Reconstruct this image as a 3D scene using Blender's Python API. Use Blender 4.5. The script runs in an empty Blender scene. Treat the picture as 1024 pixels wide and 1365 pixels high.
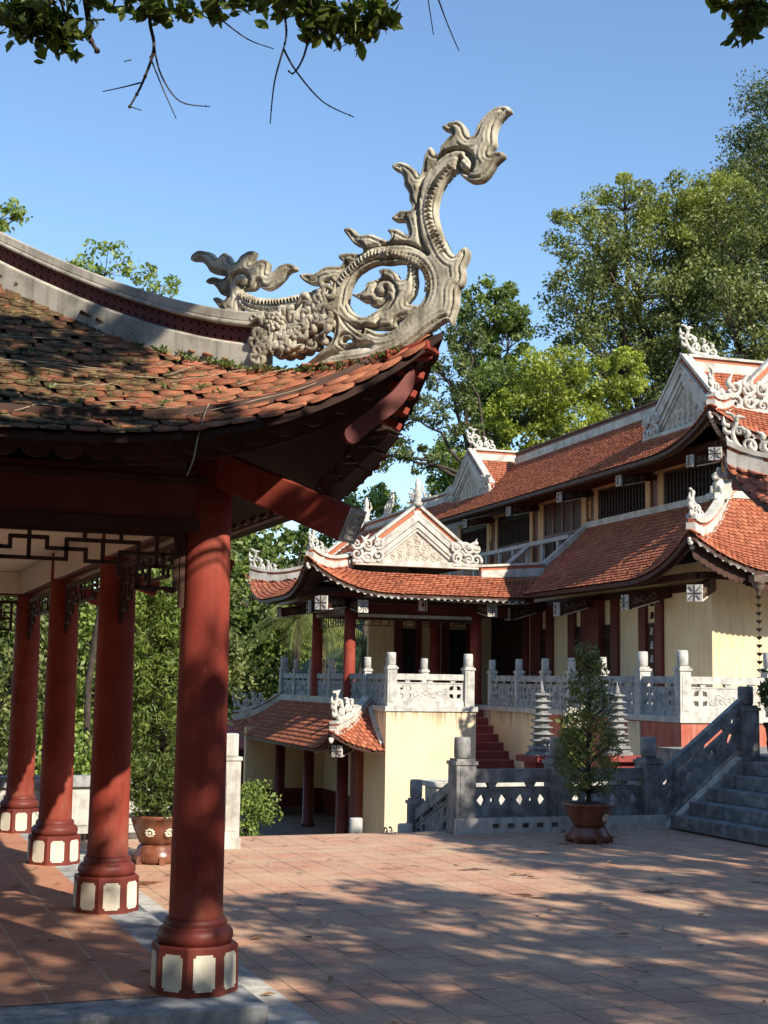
import bpy, math, random
import numpy as np
from mathutils import Vector, Matrix
from mathutils.geometry import delaunay_2d_cdt
random.seed(7); RNG = np.random.default_rng(11)
R = math.radians; PI = math.pi
scene = bpy.context.scene; COL = scene.collection
HALL = Matrix.Translation((14.8, 21.7, 0)) @ Matrix.Rotation(-R(3.0), 4, 'Z')
IDENT = Matrix.Identity(4)
FR = {'m': IDENT, 'rz': 0.0}
def use_hall(): FR['m'] = HALL; FR['rz'] = -R(3.0)
def use_world(): FR['m'] = IDENT; FR['rz'] = 0.0
OFF = {}
# ------------------------------------------------------------------ materials
MATS = {}
def new_mat(name):
    m = bpy.data.materials.new(name); m.use_nodes = True
    nt = m.node_tree; b = nt.nodes['Principled BSDF']; MATS[name] = m
    return m, nt, b
def N(nt, t, **kw):
    n = nt.nodes.new(t)
    for k, v in kw.items():
        if k in n.inputs: n.inputs[k].default_value = v
        else: setattr(n, k, v)
    return n
def ramp(nt, stops, interp='LINEAR'):
    n = nt.nodes.new('ShaderNodeValToRGB'); e = n.color_ramp.elements; n.color_ramp.interpolation = interp
    while len(e) < len(stops): e.new(0.5)
    for i, (p, c) in enumerate(stops):
        e[i].position = p; e[i].color = (*c, 1) if len(c) == 3 else c
    return n
def mixc(nt, fac, a, b, mode='MIX'):
    n = nt.nodes.new('ShaderNodeMix'); n.data_type = 'RGBA'; n.blend_type = mode
    for i, v in ((0, fac), (6, a), (7, b)):
        if hasattr(v, 'links'): nt.links.new(v, n.inputs[i])
        else: n.inputs[i].default_value = (*v, 1) if isinstance(v, tuple) and len(v) == 3 else v
    return n.outputs[2]
def coords(nt, scale=(1, 1, 1), kind='Object', rot=(0, 0, 0)):
    tc = N(nt, 'ShaderNodeTexCoord'); mp = N(nt, 'ShaderNodeMapping')
    mp.inputs['Scale'].default_value = scale; mp.inputs['Rotation'].default_value = rot
    nt.links.new(tc.outputs[kind], mp.inputs[0]); return mp.outputs[0]
def geo_pos(nt, scale=(1, 1, 1)):
    g = N(nt, 'ShaderNodeNewGeometry'); mp = N(nt, 'ShaderNodeMapping'); mp.inputs['Scale'].default_value = scale
    nt.links.new(g.outputs['Position'], mp.inputs[0]); return mp.outputs[0]
def noise(nt, vec, scale, detail=6, rough=0.6):
    n = N(nt, 'ShaderNodeTexNoise'); n.inputs['Scale'].default_value = scale
    n.inputs['Detail'].default_value = detail; n.inputs['Roughness'].default_value = rough
    nt.links.new(vec, n.inputs['Vector']); return n.outputs['Fac']
def bump(nt, b, h, strength=0.4, dist=0.01):
    n = N(nt, 'ShaderNodeBump'); n.inputs['Strength'].default_value = strength; n.inputs['Distance'].default_value = dist
    nt.links.new(h, n.inputs['Height']); nt.links.new(n.outputs[0], b.inputs['Normal'])
def surf(name, c1, c2, c3=None, scale=3.0, rough=0.8, bscale=40, bstr=0.3, bdist=0.004, streak=None, spec=0.3, lo=0.35, hi=0.65, drip=None, chips=False):
    """mottled surface: two or three colours on noise, fine bump, optional vertical streaks of stain"""
    m, nt, b = new_mat(name); v = geo_pos(nt)
    f = noise(nt, v, scale)
    r = ramp(nt, [(lo, c1), (hi, c2)] if c3 is None else [(lo, c1), ((lo + hi) / 2, c2), (hi, c3)])
    nt.links.new(f, r.inputs[0]); col = r.outputs[0]
    if streak:
        sc, amount = streak
        s = noise(nt, geo_pos(nt, (7, 7, 0.5)), 1.6, 5, 0.65)
        rr = ramp(nt, [(0.5, (0, 0, 0)), (0.74, (amount,) * 3)]); nt.links.new(s, rr.inputs[0])
        col = mixc(nt, rr.outputs[0], col, sc)
    nt.links.new(col, b.inputs['Base Color'])
    b.inputs['Roughness'].default_value = rough; b.inputs['Specular IOR Level'].default_value = spec
    if chips:
        # scuffs and small chips in the paint, dust thickening towards the foot
        ck = ramp(nt, [(.70, (0, 0, 0)), (.73, (.8, .8, .8))]); nt.links.new(noise(nt, geo_pos(nt, (1, 1, .6)), 26, 3, .6), ck.inputs[0]); col = mixc(nt, ck.outputs[0], col, (.33, .13, .085))
        sz = N(nt, 'ShaderNodeSeparateXYZ'); gz = N(nt, 'ShaderNodeNewGeometry'); nt.links.new(gz.outputs['Position'], sz.inputs[0])
        mz = N(nt, 'ShaderNodeMapRange'); mz.inputs['From Min'].default_value = .45; mz.inputs['From Max'].default_value = 1.1; mz.inputs['To Min'].default_value = .16; mz.inputs['To Max'].default_value = -.12
        nt.links.new(sz.outputs[2], mz.inputs[0]); az = N(nt, 'ShaderNodeMath', operation='ADD'); nt.links.new(noise(nt, geo_pos(nt, (2, 2, .5)), 3.5, 7, .75), az.inputs[0]); nt.links.new(mz.outputs[0], az.inputs[1])
        dz = ramp(nt, [(.50, (0, 0, 0)), (.72, (.6, .6, .6))]); nt.links.new(az.outputs[0], dz.inputs[0]); col = mixc(nt, dz.outputs[0], col, (.25, .105, .07)); nt.links.new(col, b.inputs['Base Color'])
    if drip:
        # rain stains that run down from the ledge at height drip, and grime creeping up from the foot
        sx = N(nt, 'ShaderNodeSeparateXYZ'); g0 = N(nt, 'ShaderNodeNewGeometry'); nt.links.new(g0.outputs['Position'], sx.inputs[0])
        st = noise(nt, geo_pos(nt, (9, 9, .25)), 1.3, 5, .7)
        mr = N(nt, 'ShaderNodeMapRange'); mr.inputs['From Min'].default_value = drip - .75; mr.inputs['From Max'].default_value = drip; mr.inputs['To Min'].default_value = -.30; mr.inputs['To Max'].default_value = .10
        nt.links.new(sx.outputs[2], mr.inputs[0]); ad = N(nt, 'ShaderNodeMath', operation='ADD'); nt.links.new(st, ad.inputs[0]); nt.links.new(mr.outputs[0], ad.inputs[1])
        dr = ramp(nt, [(.50, (0, 0, 0)), (.66, (.72, .72, .72))]); nt.links.new(ad.outputs[0], dr.inputs[0]); col = mixc(nt, dr.outputs[0], col, (.20, .15, .10))
        mb = N(nt, 'ShaderNodeMapRange'); mb.inputs['From Min'].default_value = -1.4; mb.inputs['From Max'].default_value = -.7; mb.inputs['To Min'].default_value = .20; mb.inputs['To Max'].default_value = -.2
        nt.links.new(sx.outputs[2], mb.inputs[0]); a2 = N(nt, 'ShaderNodeMath', operation='ADD'); nt.links.new(noise(nt, v, 2.2, 7, .7), a2.inputs[0]); nt.links.new(mb.outputs[0], a2.inputs[1])
        d2 = ramp(nt, [(.52, (0, 0, 0)), (.72, (.6, .6, .6))]); nt.links.new(a2.outputs[0], d2.inputs[0]); col = mixc(nt, d2.outputs[0], col, (.30, .22, .14)); nt.links.new(col, b.inputs['Base Color'])
    bump(nt, b, noise(nt, v, bscale, 4), bstr, bdist)
    return m
surf('stucco_old', (.20, .172, .12), (.44, .395, .30), (.58, .53, .42), 6, .9, 60, .5, .004, ((.075, .065, .05), .85))
surf('ridge_cement', (.22, .20, .16), (.42, .38, .31), (.50, .455, .375), 3, .9, 50, .5, .004, ((.09, .08, .06), .7))
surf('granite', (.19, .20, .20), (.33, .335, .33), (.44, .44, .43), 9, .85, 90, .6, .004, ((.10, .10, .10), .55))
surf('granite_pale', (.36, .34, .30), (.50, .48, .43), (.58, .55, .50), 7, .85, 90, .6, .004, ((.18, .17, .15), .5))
surf('granite_dark', (.14, .138, .13), (.225, .22, .21), (.33, .32, .30), 6, .75, 90, .6, .004, ((.05, .055, .06), .7))
surf('ornament_white', (.33, .305, .26), (.52, .49, .425), (.64, .605, .53), 8, .9, 60, .4, .004, ((.22, .20, .17), .5))
surf('trim_white', (.36, .335, .285), (.52, .49, .425), (.60, .57, .50), 4, .9, 40, .3, .003, ((.26, .23, .19), .55))
surf('plaster_yellow', (.75, .56, .315), (.81, .63, .38), None, 1.3, .92, 60, .25, .003, ((.52, .37, .20), .6))
surf('plaster_terrace', (.75, .58, .35), (.81, .65, .42), None, 1.3, .92, 60, .25, .003, ((.55, .39, .20), .4), .3, .3, .7, 1.30)
surf('plaster_red', (.40, .105, .065), (.50, .17, .11), None, 3, .9, 60, .3, .003, ((.60, .40, .33), .5))
surf('plaster_cream', (.76, .67, .53), (.82, .73, .59), None, 1.5, .92, 60, .15, .003)
surf('paint_red', (.21, .034, .022), (.265, .046, .029), (.305, .066, .043), 2.6, .66, 60, .25, .003, ((.15, .03, .021), .7), .15, chips=True)
surf('paint_maroon', (.125, .024, .017), (.17, .034, .024), None, 3, .5, 80, .2, .003, ((.10, .025, .02), .5), .3)
surf('paint_dark_red', (.10, .019, .013), (.14, .027, .019), None, 3, .5, 80, .2, .002, None, .35)
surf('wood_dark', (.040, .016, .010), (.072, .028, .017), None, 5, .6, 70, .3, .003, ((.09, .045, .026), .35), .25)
surf('soffit_dark', (.022, .009, .006), (.038, .015, .010), None, 4, .8, 60, .3, .003)  # darker copy of the wood, puts deep eave shade into the colour
surf('wood_grey', (.10, .07, .05), (.19, .135, .095), None, 6, .8, 70, .4, .003, ((.06, .035, .025), .6))
surf('black_opening', (.010, .008, .007), (.018, .014, .012), None, 2, .6, 20, .1)  # near-black stands in for unlit interiors; also inks the characters
surf('panel_cream', (.60, .55, .43), (.70, .645, .52), None, 9, .85, 150, .5, .003, ((.45, .39, .28), .4))
surf('post_ochre', (.50, .29, .13), (.60, .37, .18), None, 3, .7, 60, .2, .002)
surf('glazed_brown', (.12, .038, .022), (.21, .075, .042), None, 7, .28, 50, .15, .002, ((.30, .17, .10), .5), .5)
surf('soil', (.03, .02, .013), (.07, .05, .03), None, 20, .95, 40, .8, .01)
surf('step_red', (.20, .035, .03), (.28, .055, .045), None, 3, .7, 60, .2, .002)
surf('tread_pink', (.42, .17, .14), (.52, .25, .20), None, 3, .8, 60, .2, .002)
surf('metal_pink', (.46, .10, .10), (.55, .15, .14), None, 3, .6, 60, .1, .002)
surf('bark', (.035, .026, .02), (.085, .066, .05), None, 9, .95, 30, .9, .02)
surf('twig', (.25, .19, .12), (.40, .33, .23), None, 9, .95, 60, .5, .003)
surf('iron', (.02, .016, .014), (.05, .04, .034), None, 9, .5, 60, .3, .002)
surf('earth', (.06, .06, .03), (.11, .10, .055), None, .6, .95, 6, .8, .05)
surf('hill_green', (.022, .036, .012), (.05, .07, .022), None, .4, .95, 3, .9, .2)
surf('yard_dark', (.16, .12, .095), (.24, .18, .145), None, 2, .8, 30, .3, .003)
surf('gable_carved', (.40, .34, .27), (.54, .47, .38), (.60, .53, .44), 12, .9, 34, .8, .03, ((.3, .26, .2), .3))
def leafmat(name, cols, trans=0.28, rough=0.5):
    m, nt, b = new_mat(name)
    g = N(nt, 'ShaderNodeNewGeometry')
    n = len(cols); r = ramp(nt, [(i / (n - 1), c) for i, c in enumerate(cols)]); nt.links.new(g.outputs['Random Per Island'], r.inputs[0])
    big = noise(nt, geo_pos(nt), .55, 3); rr = ramp(nt, [(.35, (.72, .72, .72)), (.65, (1.25, 1.2, 1.0))]); nt.links.new(big, rr.inputs[0])
    col = mixc(nt, 1.0, r.outputs[0], rr.outputs[0], 'MULTIPLY')
    nt.links.new(col, b.inputs['Base Color']); b.inputs['Roughness'].default_value = rough; b.inputs['Specular IOR Level'].default_value = .4
    t = N(nt, 'ShaderNodeBsdfTranslucent'); nt.links.new(mixc(nt, 1.0, col, (1.3, 1.35, .55), 'MULTIPLY'), t.inputs[0])
    mx = N(nt, 'ShaderNodeMixShader'); mx.inputs[0].default_value = trans
    nt.links.new(b.outputs[0], mx.inputs[1]); nt.links.new(t.outputs[0], mx.inputs[2])
    nt.links.new(mx.outputs[0], nt.nodes['Material Output'].inputs[0]); return m
leafmat('leaf_dark', [(.035, .058, .018), (.075, .11, .032), (.13, .165, .055), (.18, .20, .08)])
leafmat('leaf_mid', [(.07, .11, .028), (.125, .185, .042), (.20, .26, .07)])
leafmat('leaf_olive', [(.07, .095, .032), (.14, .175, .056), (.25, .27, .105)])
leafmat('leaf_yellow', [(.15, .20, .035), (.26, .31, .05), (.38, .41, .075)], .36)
leafmat('leaf_yellow_olive', [(.12, .15, .035), (.20, .235, .05), (.30, .32, .085)], .32)  # yellow-olive tint for the upper leaves of the tallest tree
leafmat('leaf_hill', [(.045, .065, .026), (.085, .115, .042), (.14, .165, .065)], .28)
leafmat('leaf_litter', [(.20, .10, .04), (.32, .19, .08), (.12, .06, .03)], .2)
leafmat('leaf_fresh', [(.11, .17, .04), (.20, .28, .065), (.32, .38, .11)], .32)
leafmat('leaf_near', [(.07, .105, .022), (.12, .165, .034), (.19, .22, .05)], .5, .35)
leafmat('leaf_palm', [(.09, .12, .032), (.17, .20, .06), (.27, .27, .10)], .3)
leafmat('leaf_flower', [(.45, .43, .42), (.6, .58, .56)], .2)
def tile_mat(name, cols, moss=None, seed=0):
    m, nt, b = new_mat(name)
    g = N(nt, 'ShaderNodeNewGeometry')
    n = len(cols); r = ramp(nt, [(i / (n - 1), c) for i, c in enumerate(cols)]); nt.links.new(g.outputs['Random Per Island'], r.inputs[0])
    col = r.outputs[0]; v = geo_pos(nt)
    f = noise(nt, v, 30, 4); rr = ramp(nt, [(.3, (.7, .7, .7)), (.7, (1.15, 1.15, 1.15))]); nt.links.new(f, rr.inputs[0])
    col = mixc(nt, 1.0, col, rr.outputs[0], 'MULTIPLY')
    if moss:
        # lichen and moss: heavy away from the upturned corner, thin near it
        sx = N(nt, 'ShaderNodeSeparateXYZ'); nt.links.new(g.outputs['Position'], sx.inputs[0])
        mr = N(nt, 'ShaderNodeMapRange'); mr.inputs['From Min'].default_value = 2.6; mr.inputs['From Max'].default_value = 1.0
        mr.inputs['To Min'].default_value = -.16; mr.inputs['To Max'].default_value = .055; nt.links.new(sx.outputs[0], mr.inputs[0])
        ns = noise(nt, v, 8.5, 7, .8)
        ad = N(nt, 'ShaderNodeMath', operation='ADD'); nt.links.new(ns, ad.inputs[0]); nt.links.new(mr.outputs[0], ad.inputs[1])
        hs = N(nt, 'ShaderNodeMath', operation='MULTIPLY_ADD'); nt.links.new(g.outputs['Random Per Island'], hs.inputs[0]); hs.inputs[1].default_value = .14
        nt.links.new(ad.outputs[0], hs.inputs[2])
        rm = ramp(nt, [(.50, (0, 0, 0)), (.60, (1, 1, 1))]); nt.links.new(hs.outputs[0], rm.inputs[0])
        mcol = ramp(nt, [(.36, (.022, .014, .008)), (.46, (.06, .038, .018)), (.53, (.11, .072, .030)), (.58, (.15, .11, .042)), (.65, (.30, .20, .11))]); nt.links.new(noise(nt, v, 17, 6, .7), mcol.inputs[0])
        col = mixc(nt, rm.outputs[0], col, mcol.outputs[0])
        bump(nt, b, noise(nt, v, 45, 6, .75), .9, .012)
    else:
        # soft weathering over many tiles
        w = noise(nt, v, 1.1, 6, .7); rw = ramp(nt, [(.40, (.0, .0, .0)), (.70, (.45, .45, .45))]); nt.links.new(w, rw.inputs[0])
        col = mixc(nt, rw.outputs[0], col, (.21, .075, .042))
        w2 = noise(nt, geo_pos(nt, (2.2, 2.2, 2.2)), 1.7, 7, .75); rw2 = ramp(nt, [(.56, (0, 0, 0)), (.74, (.68, .68, .68))]); nt.links.new(w2, rw2.inputs[0])
        col = mixc(nt, rw2.outputs[0], col, (.10, .06, .04))
        bump(nt, b, noise(nt, v, 60, 3), .25, .004)
    nt.links.new(col, b.inputs['Base Color']); b.inputs['Roughness'].default_value = .85; b.inputs['Specular IOR Level'].default_value = .25
    return m
tile_mat('tile_old', [(.26, .085, .045), (.36, .12, .06), (.44, .17, .09), (.30, .10, .055)], True)
tile_mat('tile_new', [(.36, .105, .053), (.46, .145, .073), (.53, .19, .10), (.41, .12, .06), (.30, .09, .05)])
def paving(name, c1, c2, c3, mortar, w, h, rot=0., wet=True, off=(0., 0., 0.)):
    m, nt, b = new_mat(name)
    g = N(nt, 'ShaderNodeNewGeometry'); mp = N(nt, 'ShaderNodeMapping'); mp.inputs['Rotation'].default_value = (0, 0, rot); mp.inputs['Location'].default_value = off
    nt.links.new(g.outputs['Position'], mp.inputs[0]); v = mp.outputs[0]
    br = N(nt, 'ShaderNodeTexBrick'); nt.links.new(v, br.inputs['Vector'])
    br.offset = 0.0; br.inputs['Scale'].default_value = 1.0; br.inputs['Brick Width'].default_value = w; br.inputs['Row Height'].default_value = h
    br.inputs['Mortar Size'].default_value = .009; br.inputs['Mortar Smooth'].default_value = .25; br.inputs['Bias'].default_value = 0.
    br.inputs['Color1'].default_value = (*c1, 1); br.inputs['Color2'].default_value = (*c2, 1); br.inputs['Mortar'].default_value = (*mortar, 1)
    p = geo_pos(nt)
    f = noise(nt, p, 1.4, 7, .7); r = ramp(nt, [(.36, (0, 0, 0)), (.66, (.75, .75, .75))]); nt.links.new(f, r.inputs[0])
    col = mixc(nt, r.outputs[0], br.outputs['Color'], c3)
    f2 = noise(nt, p, 22, 5, .7); r2 = ramp(nt, [(.3, (.78, .78, .78)), (.7, (1.15, 1.15, 1.15))]); nt.links.new(f2, r2.inputs[0])
    col = mixc(nt, 1.0, col, r2.outputs[0], 'MULTIPLY')
    b.inputs['Roughness'].default_value = .75
    if wet:
        f3 = noise(nt, geo_pos(nt, (1, 1.2, 1)), .9, 5, .6); r3 = ramp(nt, [(.63, (0, 0, 0)), (.66, (1, 1, 1))]); nt.links.new(f3, r3.inputs[0])
        col = mixc(nt, r3.outputs[0], col, mixc(nt, 1.0, col, (.45, .36, .33), 'MULTIPLY'))
        rr = ramp(nt, [(0, (.72,) * 3), (1, (.16,) * 3)]); nt.links.new(r3.outputs[0], rr.inputs[0]); nt.links.new(rr.outputs[0], b.inputs['Roughness'])
    nt.links.new(col, b.inputs['Base Color'])
    inv = N(nt, 'ShaderNodeMath', operation='SUBTRACT'); inv.inputs[0].default_value = 1.0; nt.links.new(br.outputs['Fac'], inv.inputs[1])
    ad = N(nt, 'ShaderNodeMath', operation='MULTIPLY_ADD'); nt.links.new(f2, ad.inputs[0]); ad.inputs[1].default_value = .25; nt.links.new(inv.outputs[0], ad.inputs[2])
    bump(nt, b, ad.outputs[0], .6, .006)
    return m
paving('paving_court', (.52, .24, .145), (.43, .23, .15), (.62, .44, .275), (.12, .078, .056), .34, .34, 0., True)
paving('paving_platform', (.46, .19, .10), (.41, .15, .08), (.47, .26, .16), (.52, .38, .26), .40, .40, 0., False, (.05, .1, 0))
# ------------------------------------------------------------------ mesh builder
class MB:
    def __init__(s): s.v = []; s.f = []; s.m = []; s.s = []; s.n = 0
    def add(s, verts, faces, mi=0, smooth=False):
        base = s.n
        for p in verts: s.v.append((float(p[0]), float(p[1]), float(p[2])))
        s.n += len(verts)
        for f in faces: s.f.append(tuple(base + i for i in f)); s.m.append(mi); s.s.append(smooth)
    def box(s, x0, x1, y0, y1, z0, z1, mi=0):
        s.add([(x0, y0, z0), (x1, y0, z0), (x1, y1, z0), (x0, y1, z0), (x0, y0, z1), (x1, y0, z1), (x1, y1, z1), (x0, y1, z1)],
              [(0, 3, 2, 1), (4, 5, 6, 7), (0, 1, 5, 4), (1, 2, 6, 5), (2, 3, 7, 6), (3, 0, 4, 7)], mi)
    def bar(s, p, q, w, h, mi=0, up=(0, 0, 1)):
        """rectangular bar from p to q; w across, h along 'up'"""
        p = Vector(p); q = Vector(q); d = (q - p).normalized(); u = Vector(up); sd = d.cross(u)
        if sd.length < 1e-5: sd = d.cross(Vector((0, 1, 0)))
        sd.normalize(); u = sd.cross(d).normalized(); a = sd * (w / 2); b = u * (h / 2)
        vs = [p - a - b, p + a - b, p + a + b, p - a + b, q - a - b, q + a - b, q + a + b, q - a + b]
        s.add(vs, [(0, 1, 2, 3), (7, 6, 5, 4), (0, 4, 5, 1), (1, 5, 6, 2), (2, 6, 7, 3), (3, 7, 4, 0)], mi)
    def lathe(s, c, prof, n=24, mi=0, smooth=True, rot=0., sides=None):
        vs = []; fs = []; k = len(prof)
        for (r, z) in prof:
            for i in range(n):
                a = rot + 2 * PI * i / n; vs.append((c[0] + r * math.cos(a), c[1] + r * math.sin(a), c[2] + z))
        for j in range(k - 1):
            for i in range(n): fs.append((j * n + i, j * n + (i + 1) % n, (j + 1) * n + (i + 1) % n, (j + 1) * n + i))
        fs.append(tuple(reversed(range(n)))); fs.append(tuple((k - 1) * n + i for i in range(n)))
        s.add(vs, fs, mi, smooth)
    def tube(s, pts, rad, n=8, mi=0, smooth=True, flat=None, cap=True):
        """round tube along pts; flat=(normal, factor) squashes the section along a normal"""
        pts = [Vector(p) for p in pts]; k = len(pts)
        if not hasattr(rad, '__len__'): rad = [rad] * k
        vs = []; fs = []; prev = None
        for i, p in enumerate(pts):
            t = (pts[min(i + 1, k - 1)] - pts[max(i - 1, 0)]).normalized()
            if flat: a = Vector(flat[0]).normalized(); b = t.cross(a)
            else:
                ref = prev if prev is not None else (Vector((0, 0, 1)) if abs(t.z) < .9 else Vector((1, 0, 0)))
                b = t.cross(ref); b = b if b.length > 1e-4 else t.cross(Vector((1, 0, 0))); b.normalize(); a = b.cross(t); prev = a
            if b.length > 1e-6: b = b.normalized()
            ka = flat[1] if flat else 1.
            for j in range(n):
                an = 2 * PI * j / n; vs.append(p + a * (math.cos(an) * rad[i] * ka) + b * (math.sin(an) * rad[i]))
        for i in range(k - 1):
            for j in range(n): fs.append((i * n + j, i * n + (j + 1) % n, (i + 1) * n + (j + 1) % n, (i + 1) * n + j))
        if cap: fs.append(tuple(reversed(range(n)))); fs.append(tuple((k - 1) * n + j for j in range(n)))
        s.add(vs, fs, mi, smooth)
    def blob(s, c, r, mi=0, n=8, m=6, axes=None):
        rx, ry, rz = r if hasattr(r, '__len__') else (r, r, r)
        vs = [(0, 0, -rz)]; fs = []
        for j in range(1, m):
            ph = -PI / 2 + PI * j / m
            for i in range(n): a = 2 * PI * i / n; vs.append((rx * math.cos(ph) * math.cos(a), ry * math.cos(ph) * math.sin(a), rz * math.sin(ph)))
        vs.append((0, 0, rz)); L = len(vs) - 1
        for i in range(n): fs.append((0, 1 + (i + 1) % n, 1 + i)); fs.append((L, 1 + (m - 2) * n + i, 1 + (m - 2) * n + (i + 1) % n))
        for j in range(m - 2):
            for i in range(n): fs.append((1 + j * n + i, 1 + j * n + (i + 1) % n, 1 + (j + 1) * n + (i + 1) % n, 1 + (j + 1) * n + i))
        ax = axes or (Vector((1, 0, 0)), Vector((0, 1, 0)), Vector((0, 0, 1))); c = Vector(c)
        s.add([c + ax[0] * v[0] + ax[1] * v[1] + ax[2] * v[2] for v in vs], fs, mi, True)
    def plate(s, fn, outer, holes=(), t=.05, mi=0):
        """flat plate cut from a 2-D outline with holes; fn(x, y, off) maps to space"""
        pts = []; edges = []
        for loop in [outer] + list(holes):
            b = len(pts); pts += [Vector(p) for p in loop]; edges += [(b + i, b + (i + 1) % len(loop)) for i in range(len(loop))]
        V, E, F, ov, oe, of = delaunay_2d_cdt(pts, edges, [], 0, 1e-6)
        def inside(x, y, loop):
            c = False; n = len(loop)
            for i in range(n):
                (xa, ya), (xb, yb) = loop[i][:2], loop[(i + 1) % n][:2]
                if (ya > y) != (yb > y) and x < (xb - xa) * (y - ya) / (yb - ya) + xa: c = not c
            return c
        F2 = []
        for f in F:
            x = sum(V[i].x for i in f) / len(f); y = sum(V[i].y for i in f) / len(f)
            if inside(x, y, outer) and not any(inside(x, y, h) for h in holes): F2.append(f)
        F = F2
        k = len(V); vs = [fn(p.x, p.y, -t / 2) for p in V] + [fn(p.x, p.y, t / 2) for p in V]
        s.add(vs, [tuple(f) for f in F] + [tuple(k + i for i in reversed(f)) for f in F], mi)
        for loop in [outer] + list(holes):
            n = len(loop); vs = [fn(p[0], p[1], -t / 2) for p in loop] + [fn(p[0], p[1], t / 2) for p in loop]
            s.add(vs, [(i, (i + 1) % n, n + (i + 1) % n, n + i) for i in range(n)], mi)
    def strip(s, rowsets, mi=0, smooth=True, close=False):
        """skin a grid of points rows x cols"""
        r = len(rowsets); c = len(rowsets[0]); vs = [p for row in rowsets for p in row]
        fs = [(i * c + j, i * c + j + 1, (i + 1) * c + j + 1, (i + 1) * c + j) for i in range(r - 1) for j in range(c - 1)]
        s.add(vs, fs, mi, smooth)
    def sweep(s, path, prof, side, mi=0, smooth=False):
        """constant profile [(across, up)] swept along path; across = 'side' vector, up = z"""
        side = Vector(side).normalized(); k = len(prof)
        vs = []; fs = []
        for p in path:
            p = Vector(p)
            for (a, u) in prof: vs.append(p + side * a + Vector((0, 0, u)))
        for i in range(len(path) - 1):
            for j in range(k): fs.append((i * k + j, i * k + (j + 1) % k, (i + 1) * k + (j + 1) % k, (i + 1) * k + j))
        fs.append(tuple(range(k))); fs.append(tuple((len(path) - 1) * k + j for j in reversed(range(k))))
        s.add(vs, fs, mi, smooth)
    def mesh(s, name, mats, off=(0, 0, 0)):
        me = bpy.data.meshes.new(name); o = off
        me.from_pydata([(x - o[0], y - o[1], z - o[2]) for x, y, z in s.v], [], s.f)
        for m in (mats if isinstance(mats, (list, tuple)) else [mats]): me.materials.append(MATS[m])
        me.polygons.foreach_set('material_index', s.m); me.polygons.foreach_set('use_smooth', s.s); me.update(); return me
    def build(s, name, mats, parent=None, bevel=0):
        if parent is None:
            a = np.array(s.v); off = ((a[:, 0].min() + a[:, 0].max()) / 2, (a[:, 1].min() + a[:, 1].max()) / 2, a[:, 2].min())
        else: off = OFF[parent.name]
        o = bpy.data.objects.new(name, s.mesh(name, mats, off)); COL.objects.link(o)
        place(o, parent, off)
        if bevel:
            md = o.modifiers.new('bevel', 'BEVEL'); md.width = bevel; md.segments = 2; md.limit_method = 'ANGLE'; md.angle_limit = R(40)
        return o
def place(o, parent, off):
    OFF[o.name] = tuple(off)
    if parent is not None: o.parent = parent
    else:
        o.location = FR['m'] @ Vector(off); o.rotation_euler = (0, 0, FR['rz'])
def inst(name, me, parent, loc, rz=0.):
    """one more part (or sub-part) that shares a mesh"""
    o = bpy.data.objects.new(name, me); COL.objects.link(o); p = OFF[parent.name]
    o.parent = parent; o.location = (loc[0] - p[0], loc[1] - p[1], loc[2] - p[2]); o.rotation_euler = (0, 0, rz); OFF[o.name] = (0, 0, 0)
    return o
def tag(o, label, cat, group=None):
    o['label'] = label; o['category'] = cat
    if group: o['group'] = group
    return o
def thing(name, label, cat, loc, group=None):
    o = bpy.data.objects.new(name, None); COL.objects.link(o); o.empty_display_size = .2
    place(o, None, loc); return tag(o, label, cat, group)
def struct(o): o['kind'] = 'structure'; return o
def np_mesh(name, verts, faces4, mats, off=(0, 0, 0), mat_idx=None, smooth=False):
    """fast mesh from numpy; faces as (n,k) array"""
    me = bpy.data.meshes.new(name); nv = len(verts); nf, k = faces4.shape
    me.vertices.add(nv); me.vertices.foreach_set('co', (verts - np.array(off)).astype(np.float32).ravel())
    me.loops.add(nf * k); me.loops.foreach_set('vertex_index', faces4.astype(np.int32).ravel())
    me.polygons.add(nf); me.polygons.foreach_set('loop_start', np.arange(0, nf * k, k, dtype=np.int32))
    if smooth: me.polygons.foreach_set('use_smooth', np.ones(nf, dtype=bool))
    for m in (mats if isinstance(mats, (list, tuple)) else [mats]): me.materials.append(MATS[m])
    me.update(calc_edges=True); me.validate(); return me
def spline(pts, per=6, closed=False):
    """Catmull-Rom through 2-D or 3-D points"""
    P = [np.array(p, float) for p in pts]; n = len(P); out = []
    rng = range(n) if closed else range(n - 1)
    for i in rng:
        p0, p1, p2, p3 = (P[(i - 1) % n], P[i], P[(i + 1) % n], P[(i + 2) % n]) if closed else (P[max(i - 1, 0)], P[i], P[i + 1], P[min(i + 2, n - 1)])
        for j in range(per):
            t = j / per
            out.append(.5 * (2 * p1 + (p2 - p0) * t + (2 * p0 - 5 * p1 + 4 * p2 - p3) * t * t + (3 * p1 - p0 - 3 * p2 + p3) * t ** 3))
    if not closed: out.append(P[-1])
    return out
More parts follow.
